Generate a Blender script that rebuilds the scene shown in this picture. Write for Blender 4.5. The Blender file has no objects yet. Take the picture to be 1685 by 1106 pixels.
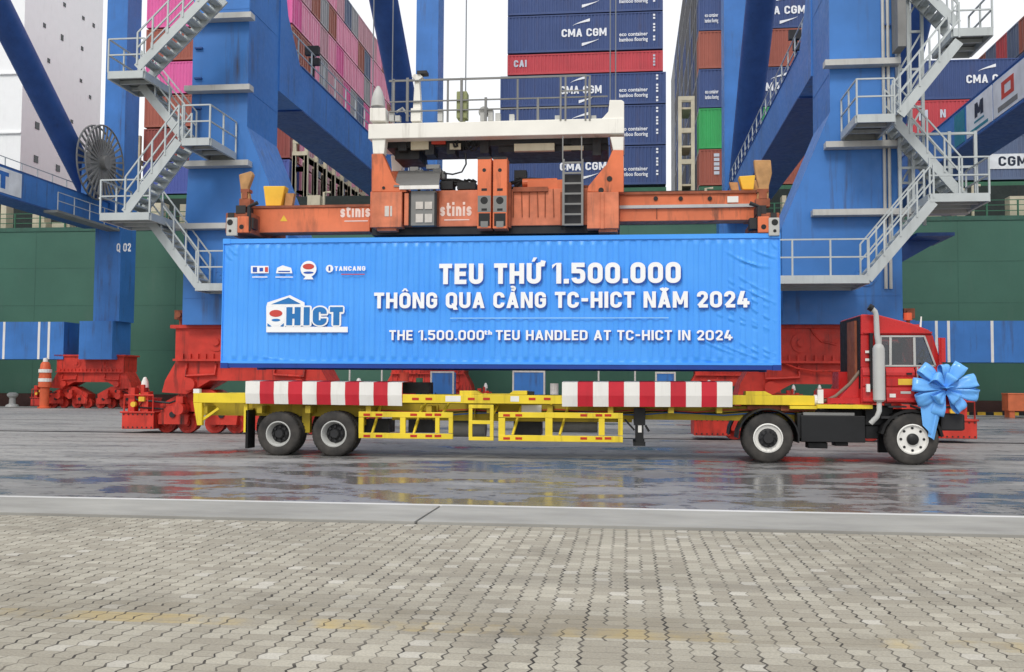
import bpy, bmesh, math, random
from mathutils import Vector, Matrix
random.seed(7)
sc = bpy.context.scene
col = sc.collection
R = math.radians
# ------------------------------------------------------------------ camera, sky, sun, exposure
YAW, PITCH, ROLL, CH, FPX = R(6.6), R(2.91), R(0.37), 1.6, 1650.0
cam = bpy.data.cameras.new('camera')
cam.sensor_width = 36; cam.lens = 36 * FPX / 1685; cam.clip_end = 3000; cam.clip_start = 0.1
co = bpy.data.objects.new('camera', cam); col.objects.link(co); sc.camera = co
_f = Vector((-math.sin(YAW) * math.cos(PITCH), math.cos(YAW) * math.cos(PITCH), math.sin(PITCH)))
_r0 = Vector((math.cos(YAW), math.sin(YAW), 0)); _u0 = _r0.cross(_f)
_r = _r0 * math.cos(ROLL) + _u0 * math.sin(ROLL); _u = _r.cross(_f)
CM = Matrix((_r, _u, -_f)).transposed()
co.matrix_world = Matrix.Translation((0, 0, CH)) @ CM.to_4x4()
w = bpy.data.worlds.new('World'); sc.world = w; w.use_nodes = True
nt = w.node_tree; bg = nt.nodes['Background']
sky = nt.nodes.new('ShaderNodeTexSky'); sky.sky_type = 'NISHITA'; sky.sun_disc = False
SUN_EL, SUN_AZ = R(44), R(190)           # azimuth: clockwise from +Y
sky.sun_elevation = SUN_EL; sky.sun_rotation = SUN_AZ
mx = nt.nodes.new('ShaderNodeMixRGB'); mx.inputs[0].default_value = 0.9
mx.inputs[2].default_value = (11.3, 11.4, 11.6, 1)       # bright even cloud cover over the sky
nt.links.new(sky.outputs[0], mx.inputs[1]); nt.links.new(mx.outputs[0], bg.inputs[0])
bg.inputs[1].default_value = 0.1
sl = bpy.data.lights.new('sun', 'SUN'); sl.energy = 1.35; sl.angle = R(16); sl.color = (1, 0.96, 0.9)
so = bpy.data.objects.new('sun', sl); col.objects.link(so)
sd = Vector((math.sin(SUN_AZ) * math.cos(SUN_EL), math.cos(SUN_AZ) * math.cos(SUN_EL), math.sin(SUN_EL)))
so.rotation_euler = sd.to_track_quat('Z', 'Y').to_euler(); so.location = (0, 0, 60)
sc.view_settings.view_transform = 'Standard'; sc.view_settings.look = 'None'
sc.view_settings.exposure = 0.0; sc.view_settings.gamma = 1

# ------------------------------------------------------------------ helpers
def ray(px, py):
    return CM @ Vector(((px - 842.5) / FPX, (553 - py) / FPX, -1))
def at(px, py, Y):                        # the point on the plane y = Y seen at pixel (px, py) of the photo
    d = ray(px, py); return Vector((0, 0, CH)) + d * (Y / d.y)
def at_x(px, py, X):
    d = ray(px, py); return Vector((0, 0, CH)) + d * (X / d.x)
def ax(px, Y, py=600): return at(px, py, Y).x
def az(px, py, Y): return at(px, py, Y).z

def slab(b, px0, px1, py0, py1, y0, y1, Y=None):       # box given by its outline in the photo at depth y0
    Y = y0 if Y is None else Y
    a = at(px0, (py0+py1)/2, Y); c = at(px1, (py0+py1)/2, Y); m = (px0+px1)/2
    b.box(a.x, c.x, y0, y1, at(m, py1, Y).z, at(m, py0, Y).z); return b
def lin(c):
    c = [v / 255 for v in c]
    return tuple(v / 12.92 if v <= .04045 else ((v + .055) / 1.055) ** 2.4 for v in c)

ORG = {}
def tag(o, label=None, cat=None, group=None, kind=None):
    if label: o['label'] = label
    if cat: o['category'] = cat
    if group: o['group'] = group
    if kind: o['kind'] = kind
    return o
def empty(name, loc, parent=None):
    o = bpy.data.objects.new(name, None); col.objects.link(o); o.empty_display_size = .2
    loc = Vector(loc); ORG[o.name] = loc
    if parent is not None:
        o.parent = parent; o.location = loc - ORG[parent.name]
    else: o.location = loc
    return o
def copy_tree(o, parent=None, skip=()):
    c = o.copy(); col.objects.link(c)
    if parent is not None: c.parent = parent
    for ch in list(o.children):
        if ch.name.split('.')[0] not in skip: copy_tree(ch, c, skip)
    return c

class MB:
    def __init__(s): s.v = []; s.f = []; s.mi = []; s.cm = 0
    def add(s, vs, fs):
        b = len(s.v); s.v += [tuple(v) for v in vs]
        for f in fs: s.f.append([b + i for i in f]); s.mi.append(s.cm)
        return s
    def box(s, x0, x1, y0, y1, z0, z1):
        if x0 > x1: x0, x1 = x1, x0
        if y0 > y1: y0, y1 = y1, y0
        if z0 > z1: z0, z1 = z1, z0
        return s.add([(x0,y0,z0),(x1,y0,z0),(x1,y1,z0),(x0,y1,z0),(x0,y0,z1),(x1,y0,z1),(x1,y1,z1),(x0,y1,z1)],
              [(3,2,1,0),(4,5,6,7),(0,1,5,4),(1,2,6,5),(2,3,7,6),(3,0,4,7)])
    def hexa(s, a, b):                    # two quads (same winding), bottom and top
        return s.add(list(a) + list(b), [(3,2,1,0),(4,5,6,7),(0,1,5,4),(1,2,6,5),(2,3,7,6),(3,0,4,7)])
    def bar(s, p, q, w, h=None):
        p, q = Vector(p), Vector(q); h = w if h is None else h
        d = (q - p).normalized(); up = Vector((0, 0, 1)) if abs(d.z) < .95 else Vector((0, 1, 0))
        a = d.cross(up).normalized(); b = a.cross(d).normalized()
        o = [(-1,-1),(1,-1),(1,1),(-1,1)]
        return s.hexa([p + a*(i*w/2) + b*(j*h/2) for i, j in o], [q + a*(i*w/2) + b*(j*h/2) for i, j in o])
    def prism(s, poly, y0, y1):           # polygon of (x, z) run from y0 to y1
        n = len(poly)
        ar = sum(poly[i][0]*poly[(i+1)%n][1] - poly[(i+1)%n][0]*poly[i][1] for i in range(n))
        if ar < 0: poly = poly[::-1]
        vs = [(x, y0, z) for x, z in poly] + [(x, y1, z) for x, z in poly]
        return s.add(vs, [list(range(n)), list(range(2*n-1, n-1, -1))] + [(i, i+n, (i+1)%n+n, (i+1)%n) for i in range(n)])
    def prism_x(s, poly, x0, x1):         # polygon of (y, z) run from x0 to x1
        n = len(poly)
        vs = [(x0, y, z) for y, z in poly] + [(x1, y, z) for y, z in poly]
        return s.add(vs, [list(range(n-1, -1, -1)), list(range(n, 2*n))] + [(i, (i+1)%n, (i+1)%n+n, i+n) for i in range(n)])
    def tube(s, pts, r, n=8, caps=True):
        pts = [Vector(p) for p in pts]; m = len(pts); rs = r if isinstance(r, (list, tuple)) else [r]*m
        b = len(s.v); prev = None
        for i, p in enumerate(pts):
            t = (pts[min(i+1, m-1)] - pts[max(i-1, 0)]).normalized()
            if prev is None:
                a = t.cross(Vector((0,0,1)) if abs(t.z) < .9 else Vector((0,1,0))).normalized()
            else: a = (prev - t * prev.dot(t)).normalized()
            prev = a; c = t.cross(a)
            for k in range(n):
                an = 2*math.pi*k/n; s.v.append(tuple(p + (a*math.cos(an) + c*math.sin(an))*rs[i]))
        for i in range(m-1):
            for k in range(n):
                s.f.append([b+i*n+k, b+i*n+(k+1)%n, b+(i+1)*n+(k+1)%n, b+(i+1)*n+k]); s.mi.append(s.cm)
        if caps:
            s.f.append([b+k for k in range(n-1,-1,-1)]); s.mi.append(s.cm)
            s.f.append([b+(m-1)*n+k for k in range(n)]); s.mi.append(s.cm)
        return s
    def lathe(s, c, axis, prof, n=28):    # prof: (radius, distance along the axis)
        c = Vector(c); A = Vector(axis).normalized()
        a = A.cross(Vector((0,0,1)) if abs(A.z) < .9 else Vector((1,0,0))).normalized(); e = A.cross(a)
        b = len(s.v); m = len(prof)
        for r, d in prof:
            for k in range(n):
                t = 2*math.pi*k/n; s.v.append(tuple(c + A*d + (a*math.cos(t) + e*math.sin(t))*max(r, 1e-4)))
        for i in range(m-1):
            for k in range(n):
                s.f.append([b+i*n+k, b+i*n+(k+1)%n, b+(i+1)*n+(k+1)%n, b+(i+1)*n+k]); s.mi.append(s.cm)
        return s
    def cyl(s, c, axis, r, d0, d1, n=20): return s.lathe(c, axis, [(0,d0),(r,d0),(r,d1),(0,d1)], n)
    def build(s, name, mat, parent=None, smooth=False, bevel=0, loc=None):
        me = bpy.data.meshes.new(name)
        if parent is not None: o0 = ORG[parent.name]
        elif loc is not None: o0 = Vector(loc)
        else:
            xs = [v[0] for v in s.v]; ys = [v[1] for v in s.v]; zs = [v[2] for v in s.v]
            o0 = Vector(((min(xs)+max(xs))/2, (min(ys)+max(ys))/2, min(zs)))
        me.from_pydata([(v[0]-o0.x, v[1]-o0.y, v[2]-o0.z) for v in s.v], [], s.f)
        mats = mat if isinstance(mat, (list, tuple)) else [mat]
        for m_ in mats: me.materials.append(m_)
        if len(mats) > 1: me.polygons.foreach_set('material_index', s.mi)
        bm = bmesh.new(); bm.from_mesh(me); bmesh.ops.recalc_face_normals(bm, faces=bm.faces); bm.to_mesh(me); bm.free()
        if smooth:
            me.polygons.foreach_set('use_smooth', [True]*len(me.polygons))
            me.set_sharp_from_angle(angle=R(38))
        o = bpy.data.objects.new(name, me); col.objects.link(o); ORG[o.name] = o0
        if parent is not None: o.parent = parent
        else: o.location = o0
        if bevel:
            b = o.modifiers.new('bevel', 'BEVEL'); b.width = bevel; b.segments = 2; b.limit_method = 'ANGLE'
        return o

def islands(b):
    par = list(range(len(b.v)))
    def fd(i):
        while par[i] != i: par[i] = par[par[i]]; i = par[i]
        return i
    for f in b.f:
        r0 = fd(f[0])
        for i in f[1:]: par[fd(i)] = r0
    gr = {}
    for f, m in zip(b.f, b.mi): gr.setdefault(fd(f[0]), []).append((f, m))
    out = []
    for fs in gr.values():
        o = MB(); mp = {}
        for f, m in fs:
            o.f.append([mp.setdefault(i, len(mp)) for i in f]); o.mi.append(m)
        o.v = [b.v[i] for i in sorted(mp, key=mp.get)]; out.append(o)
    return out
def build_each(b, name, mat, parent, **k):       # every separate piece an object of its own
    return [o.build(name, mat, parent, **k) for o in islands(b)]

# ------------------------------------------------------------------ materials
class NT:
    def __init__(s, name):
        s.m = bpy.data.materials.new(name); s.m.use_nodes = True; s.t = s.m.node_tree
        s.p = s.t.nodes['Principled BSDF']; s.tc = s.t.nodes.new('ShaderNodeTexCoord')
    def n(s, typ, **k):
        o = s.t.nodes.new(typ)
        for a, b in k.items(): setattr(o, a, b)
        return o
    def l(s, a, b): s.t.links.new(a, b)
    def sv(s, sock, v):
        if hasattr(v, 'bl_idname') or isinstance(v, bpy.types.NodeSocket): s.l(v, sock)
        else: sock.default_value = v
    def math(s, op, a, b=0.0, c=None):
        o = s.n('ShaderNodeMath', operation=op); s.sv(o.inputs[0], a); s.sv(o.inputs[1], b)
        if c is not None: s.sv(o.inputs[2], c)
        return o.outputs[0]
    def mapr(s, v, a, b, c=0.0, d=1.0):
        o = s.n('ShaderNodeMapRange'); s.sv(o.inputs[0], v)
        for i, x in enumerate((a, b, c, d)): o.inputs[i+1].default_value = x
        return o.outputs[0]
    def noise(s, scale=1.0, st=(1,1,1), detail=4, rough=.55, coord='Object', off=(0,0,0)):
        mp = s.n('ShaderNodeMapping'); mp.inputs['Scale'].default_value = st; mp.inputs['Location'].default_value = off
        s.l(s.tc.outputs[coord], mp.inputs[0])
        o = s.n('ShaderNodeTexNoise'); o.inputs['Scale'].default_value = scale
        o.inputs['Detail'].default_value = detail; o.inputs['Roughness'].default_value = rough
        s.l(mp.outputs[0], o.inputs['Vector']); return o.outputs[0]
    def mix(s, f, a, b, blend='MIX'):
        o = s.n('ShaderNodeMixRGB', blend_type=blend); s.sv(o.inputs[0], f)
        for i, v in ((1, a), (2, b)):
            if isinstance(v, bpy.types.NodeSocket): s.l(v, o.inputs[i])
            else: o.inputs[i].default_value = tuple(v)[:3] + (1,)
        return o.outputs[0]
    def bump(s, h, strength=.3, dist=.01):
        b = s.n('ShaderNodeBump'); b.inputs['Strength'].default_value = strength; b.inputs['Distance'].default_value = dist
        s.l(h, b.inputs['Height']); s.l(b.outputs[0], s.p.inputs['Normal'])

def paint(name, rgb, rough=.45, dirt=.3, dirtcol=(70,58,46), var=.12, metal=0.0, streak=(5,5,.5), scale=1.2, spec=.4):
    k = NT(name); c = lin(rgb)
    n1 = k.mapr(k.noise(scale, detail=5), .35, .7)
    base = k.mix(n1, [x*(1-var) for x in c], [min(1, x*(1+var)+.01*var) for x in c])
    n2 = k.mapr(k.noise(1.0, st=streak, detail=5, rough=.65), .52, .74)
    n3 = k.mapr(k.noise(.6, detail=3, off=(3,1,2)), .4, .65)
    d = k.math('MULTIPLY', k.math('MULTIPLY', n2, n3), dirt)
    k.l(k.mix(d, base, lin(dirtcol)), k.p.inputs['Base Color'])
    k.l(k.mapr(k.noise(6), .3, .7, max(.05, rough-.1), min(1, rough+.12)), k.p.inputs['Roughness'])
    k.p.inputs['Metallic'].default_value = metal; k.p.inputs['Specular IOR Level'].default_value = spec
    k.bump(k.noise(2.5, detail=2), .06, .02)
    return k.m

M = dict(
 crane=paint('crane_blue', (62,122,194), .42, .95, (70,66,74), .13, streak=(3,3,.22), scale=.5),
 crane_dark=paint('crane_navy', (48,84,146), .5, .3, (30,34,50)),
 red=paint('bogie_red', (208,58,44), .5, 1.6, (70,36,30), .16, scale=2),
 truck_red=paint('tractor_red', (194,40,40), .3, .7, (90,40,34)),
 orange=paint('spreader_orange', (222,118,76), .5, 1.4, (96,66,52), .16, streak=(4,4,.7)),
 orange_worn=paint('spreader_orange_worn', (212,124,90), .6, 1.7, (112,90,80), .22, streak=(6,6,.5), scale=2.5),
 worn_white=paint('worn_white', (206,200,192), .6, .8, (120,100,88), .1, scale=5),
 seam=paint('hull_seam', (62,102,86), .6, .5),
 rubber=paint('rubber_black', (20,20,21), .7, .1),
 rust=paint('spreader_rust', (150,84,58), .7, .8, (60,44,38), .25, scale=4),
 yellow=paint('trailer_yellow', (236,208,52), .45, 1.0, (110,92,40)),
 olive=paint('trailer_web', (188,164,44), .6, 1.3, (80,70,40)),
 hullg=paint('hull_green', (68,110,92), .5, .6, (84,112,98), .1, streak=(1.2,1.2,.12), scale=.25),
 boot=paint('hull_boot', (78,52,46), .7, .6, (40,40,36)),
 deckg=paint('deck_green', (60,110,84), .6, .4),
 darkdeck=paint('deck_dark', (44,52,50), .8, .5),
 white=paint('ship_white', (248,250,250), .5, .2, (176,176,174), .015),
 hwhite=paint('headblock_white', (240,237,228), .5, 1.2, (120,110,95), .05),
 galv=paint('galvanised', (186,192,192), .45, .35, (110,112,108), .08, metal=.25),
 grate=paint('grating', (120,124,122), .6, .4),
 grey=paint('grey_steel', (128,128,126), .5, .5, (70,64,58)),
 lgrey=paint('light_grey', (190,190,186), .45, .35, (110,100,90)),
 dark=paint('dark_steel', (40,40,42), .55, .5, (80,74,66)),
 black=paint('black_steel', (24,25,27), .5, .5, (70,66,60)),
 beige=paint('lashing_beige', (206,196,170), .6, .6, (120,96,70)),
 flip=paint('flipper_worn', (184,140,92), .65, .7, (110,80,60), .2, scale=5),
 gyellow=paint('guide_yellow', (236,190,60), .5, .6, (130,90,50)),
 whitep=paint('white_paint', (236,234,228), .5, .35, (150,140,130), .04),
 stripe_red=paint('stripe_red', (200,36,52), .5, .3, (110,30,34)),
 reflect=paint('reflector_red', (190,50,30), .3, .1),
 rope=paint('rope_steel', (120,124,130), .5, .2),
 hose=paint('hose_brown', (130,112,96), .7, .3),
 ribbon=paint('ribbon_satin', (112,182,250), .22, .0, var=.04),
 seat=paint('seat_grey', (150,62,58), .8, .2),
 sign=paint('sign_white', (232,234,236), .4, .15),
 teal=paint('sign_teal', (40,130,150), .5, .1), ink=paint('sign_ink', (30,40,60), .5, .1),
 sred=paint('sign_red', (206,70,50), .5, .1), sblue=paint('sign_blue', (40,110,190), .5, .1),
 cone=paint('lamp_orange', (220,100,60), .5, .2),
 green_l=paint('machine_green', (150,156,110), .6, .5),
)
def rubber():
    k = NT('tyre_rubber'); n = k.mapr(k.noise(3), .35, .7)
    k.l(k.mix(n, lin((38,37,36)), lin((74,70,66))), k.p.inputs['Base Color']); k.p.inputs['Roughness'].default_value = .8
    k.bump(k.noise(25), .2, .01); return k.m
M['tyre'] = rubber()
def glass():
    k = NT('window_glass'); t = k.n('ShaderNodeBsdfTransparent'); t.inputs[0].default_value = (.55,.58,.59,1)
    g = k.n('ShaderNodeBsdfGlossy'); g.inputs['Roughness'].default_value = .03; g.inputs[0].default_value = (.9,.95,1,1)
    ms = k.n('ShaderNodeMixShader'); ms.inputs[0].default_value = .07
    k.l(t.outputs[0], ms.inputs[1]); k.l(g.outputs[0], ms.inputs[2])
    k.l(ms.outputs[0], k.t.nodes['Material Output'].inputs[0]); return k.m
M['glass'] = glass(); M['mauve_l'] = paint('ladder_faded', (196,140,132), .6, .3)
def dark_glass():
    k = NT('dark_pane'); k.p.inputs['Base Color'].default_value = (.02,.025,.03,1); k.p.inputs['Roughness'].default_value = .15; return k.m
M['pane'] = dark_glass()
def banner_mat():
    k = NT('banner_blue'); n = k.mapr(k.noise(.8), .35, .7)
    k.l(k.mix(n, lin((66,158,252)), lin((80,168,255))), k.p.inputs['Base Color'])
    k.p.inputs['Roughness'].default_value = .34
    k.bump(k.noise(7, detail=3), .12, .02); return k.m
M['banner'] = banner_mat()
M['print_white'] = paint('print_white', (248,249,250), .45, .0, var=.01)
M['print_faded'] = paint('print_faded', (206,212,222), .6, .4, (120,130,150), .06)
M['print_shadow'] = paint('print_shadow', (38,84,178), .45, .0, var=.01)
M['print_worn'] = paint('print_worn', (240,214,200), .6, .9, (214,130,96), .1, streak=(9,9,3), scale=6)
M['print_teal'] = paint('print_teal', (36,120,190), .45, .0)
M['print_red'] = paint('print_red', (206,74,66), .45, .0)
M['print_pale'] = paint('print_pale', (150,205,250), .45, .0)

def paving_mat():
    k = NT('paver_blocks'); s = k.n('ShaderNodeSeparateXYZ'); k.l(k.tc.outputs['Object'], s.inputs[0])
    x, y = s.outputs[0], s.outputs[1]
    CW, RH = .26, .136
    wob = k.math('MULTIPLY', k.math('SUBTRACT', k.noise(1.1, detail=2), .5), .05)
    wob2 = k.math('MULTIPLY', k.math('SUBTRACT', k.noise(5, detail=2, off=(3,3,0)), .5), .018)
    yr = k.math('DIVIDE', k.math('ADD', y, wob2), RH); ri = k.math('FLOOR', yr); fy = k.math('FRACT', yr)
    jag = k.math('MULTIPLY', k.math('PINGPONG', k.math('DIVIDE', y, RH*.5), 1.0), .027)
    xs = k.math('ADD', k.math('ADD', x, k.math('ADD', wob, wob2)), jag)
    xc = k.math('DIVIDE', xs, CW); ci = k.math('FLOOR', xc); fx = k.math('FRACT', xc)
    cv = k.n('ShaderNodeCombineXYZ'); k.l(ci, cv.inputs[0]); k.l(ri, cv.inputs[1])
    w0 = k.n('ShaderNodeTexWhiteNoise', noise_dimensions='3D'); k.l(cv.outputs[0], w0.inputs[0])
    halfd = k.math('GREATER_THAN', w0.outputs[0], .2)                    # about half the places hold two short blocks
    side = k.math('MULTIPLY', halfd, k.math('GREATER_THAN', fx, .5))
    cv2 = k.n('ShaderNodeCombineXYZ'); k.l(ci, cv2.inputs[0]); k.l(ri, cv2.inputs[1]); k.l(k.math('MULTIPLY', side, 7.3), cv2.inputs[2])
    wn = k.n('ShaderNodeTexWhiteNoise', noise_dimensions='3D'); k.l(cv2.outputs[0], wn.inputs[0])
    de = k.math('MULTIPLY', k.math('MINIMUM', fx, k.math('SUBTRACT', 1.0, fx)), CW)
    dm = k.math('MULTIPLY', k.math('ABSOLUTE', k.math('SUBTRACT', fx, .5)), CW)
    dy = k.math('MULTIPLY', k.math('MINIMUM', fy, k.math('SUBTRACT', 1.0, fy)), RH)
    jw = k.mapr(k.noise(9, detail=3), .3, .7, .3, 1.7)
    a = k.math('LESS_THAN', de, k.math('MULTIPLY', .0066, jw)); b = k.math('MULTIPLY', k.math('LESS_THAN', dm, k.math('MULTIPLY', .0058, jw)), halfd)
    c = k.math('LESS_THAN', dy, k.math('MULTIPLY', .003, jw))
    joint = k.math('MAXIMUM', k.math('MAXIMUM', a, k.math('MULTIPLY', b, .9)), k.math('MULTIPLY', c, .5))
    joint = k.math('MULTIPLY', joint, k.mapr(k.noise(2.2, detail=3, off=(4,4,0)), .34, .6, .5, 1.0))
    tone = k.mix(wn.outputs[0], lin((158,151,136)), lin((188,182,166)))
    tone = k.mix(k.math('MULTIPLY', k.math('GREATER_THAN', wn.outputs[0], .96), .5), tone, lin((204,200,191)))
    big = k.mapr(k.noise(.35, st=(1,1.6,1), detail=5), .38, .68)
    tone = k.mix(k.math('MULTIPLY', big, .55), tone, lin((134,128,114)))
    oil = k.mapr(k.noise(.55, detail=6, rough=.7, off=(11,3,0)), .56, .7); tone = k.mix(k.math('MULTIPLY', oil, .4), tone, lin((96,90,78)))
    trk = k.math('MULTIPLY', k.mapr(k.math('ABSOLUTE', k.math('SUBTRACT', y, 8.1)), .0, .28, 1, 0), k.mapr(k.noise(.4, st=(.4,1,1), detail=4, off=(0,8,0)), .42, .6)); tone = k.mix(k.math('MULTIPLY', trk, .3), tone, lin((104,99,90)))
    spk = k.mapr(k.noise(60, detail=2), .3, .7); tone = k.mix(.18, tone, k.mix(spk, (.1,.1,.1), (.9,.9,.88)), 'OVERLAY')
    # worn yellow line along the yard
    ln = k.math('MULTIPLY', k.math('LESS_THAN', k.math('ABSOLUTE', k.math('SUBTRACT', y, 6.45)), .13), k.mapr(k.noise(.9, st=(1,.6,1), detail=5, rough=.7, off=(1.5,0,0)), .47, .6))
    tone = k.mix(k.math('MULTIPLY', ln, .5), tone, lin((206,176,92)))
    dl = k.math('MULTIPLY', k.math('LESS_THAN', k.math('ABSOLUTE', k.math('SUBTRACT', y, 6.62)), .3), k.mapr(k.noise(.5, detail=4, off=(7,2,0)), .42, .6))
    tone = k.mix(k.math('MULTIPLY', dl, .4), tone, lin((128,118,98)))
    k.l(k.mix(joint, tone, lin((50,45,39))), k.p.inputs['Base Color'])
    k.p.inputs['Roughness'].default_value = .85
    h = k.math('ADD', k.math('SUBTRACT', k.math('MULTIPLY', wn.outputs[0], .25), joint), k.math('MULTIPLY', spk, .15))
    k.bump(h, .5, .008); return k.m
def road_mat():
    k = NT('wet_concrete'); s = k.n('ShaderNodeSeparateXYZ'); k.l(k.tc.outputs['Object'], s.inputs[0])
    x, y = s.outputs[0], s.outputs[1]
    n = k.noise(.16, st=(1,2.2,1), detail=6, rough=.6)
    near = k.mapr(y, 17.5, 27.0, .1, -.09)                             # the low strip beside the kerb holds the water
    lft = k.mapr(x, -12.0, -5.5, -.07, .03)
    base = k.math('ADD', k.math('ADD', n, near), lft)
    wet = k.mapr(base, .43, .56)
    fine = k.mapr(k.noise(.55, st=(1,1.7,1), detail=7, rough=.66, off=(2,5,0)), .475, .515)
    pud = k.math('MULTIPLY', wet, fine)
    sp = k.mapr(k.noise(38, detail=3), .3, .7)
    dry = k.mix(sp, lin((146,145,142)), lin((174,172,168)))
    dry = k.mix(k.math('MULTIPLY', k.mapr(k.noise(.7, st=(.35,2,1), detail=5), .5, .72), .5), dry, lin((96,94,94)))
    wetc = k.mix(sp, lin((98,98,98)), lin((122,121,119)))
    leaf = k.mapr(k.noise(5.5, st=(1,1.7,1), detail=3, rough=.7, off=(1,7,0)), .66, .68)
    bits = k.mapr(k.noise(2.8, st=(1,1.7,1), detail=4, rough=.7, off=(9,9,0)),   .585, .61)
    c = k.mix(k.math('MULTIPLY', wet, .55), dry, lin((112,110,108))); c = k.mix(pud, c, wetc); smr = k.mapr(k.noise(.45, st=(.25,1.6,1), detail=6, rough=.65, off=(5,2,0)), .54, .66); c = k.mix(k.math('MULTIPLY', smr, .5), c, lin((86,85,84)))
    c = k.mix(k.math('MULTIPLY', bits, .7), c, lin((52,50,50))); c = k.mix(k.math('MULTIPLY', leaf, .6), c, lin((176,160,118)))
    k.l(c, k.p.inputs['Base Color'])
    k.l(k.math('SUBTRACT', k.mapr(wet, 0, 1, .7, .48), k.math('MULTIPLY', pud, .335)), k.p.inputs['Roughness'])
    k.p.inputs['IOR'].default_value = 1.36
    h = k.math('MULTIPLY', k.math('SUBTRACT', 1.0, k.math('MULTIPLY', pud, .93)), k.noise(22, detail=4))
    k.bump(k.math('ADD', h, k.math('MULTIPLY', k.noise(1.6, st=(1,1.8,1), detail=2), .5)), .42, .014); return k.m
def concrete_mat(name, a, b):
    k = NT(name); k.l(k.mix(k.mapr(k.noise(1.1, st=(.5,1,1), detail=7, rough=.65), .32, .7), lin(a), lin(b)), k.p.inputs['Base Color'])
    k.p.inputs['Roughness'].default_value = .8; k.bump(k.noise(30), .2, .006); return k.m
def sea_mat():
    k = NT('harbour_water'); k.p.inputs['Base Color'].default_value = (.03,.05,.04,1); k.p.inputs['Roughness'].default_value = .12
    k.bump(k.noise(.8, detail=4), .4, .1); return k.m

# ------------------------------------------------------------------ setting
def sheet(name, x0, x1, y0, y1, z, m, z1=None):
    b = MB()
    if z1 is None: b.add([(x0,y0,z),(x1,y0,z),(x1,y1,z),(x0,y1,z)], [(0,1,2,3)])
    else: b.box(x0, x1, y0, y1, z, z1)
    o = b.build(name, m, loc=(0,0,0)); tag(o, kind='structure'); return o
QY = 67.0                                  # quay edge
sheet('quay_ground', -900, 900, -600, QY, -6, concrete_mat('quay_concrete', (110,108,104), (140,137,132)), -.02)
sheet('road', -300, 300, 12.95, QY-.02, .0, road_mat())
sheet('yard_paving', -60, 60, -30, 11.18, .05, paving_mat())
kb = MB()
KJ = ray(684, 868); KJ = KJ.x*11.3/KJ.y
for x0, x1 in ((-60, KJ), (KJ+.035, 60)): kb.box(x0, x1, 11.23, 12.76, -.05, .075)
tag(kb.build('kerb', concrete_mat('kerb_concrete', (142,140,134), (172,170,163)), loc=(0,0,0)), kind='structure')
sheet('kerb_edge', -60, 60, 12.765, 12.95, -.05, concrete_mat('kerb_white', (196,195,191), (222,221,218)), .07)
sheet('kerb_joint', -60, 60, 11.18, 11.23, -.06, concrete_mat('joint_dirt', (40,38,36), (60,56,50)), .02)
sheet('sea', -900, 900, QY+.02, 900, -3.4, sea_mat())
rb = MB()
for y in (31.72, 31.98, 63.4, 63.66): rb.box(-200, 200, y, y+.05, .0, .012)
tag(rb.build('crane_rail', M['dark'], loc=(0,0,0)), kind='structure')
cp = MB()
for i in range(-70, 70):
    cp.cm = i % 2; cp.box(i*.5, i*.5+.5, QY-.35, QY-.03, .004, .2)
tag(cp.build('quay_kerb', [M['gyellow'], M['black']], loc=(0,0,0)), kind='structure')

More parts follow.
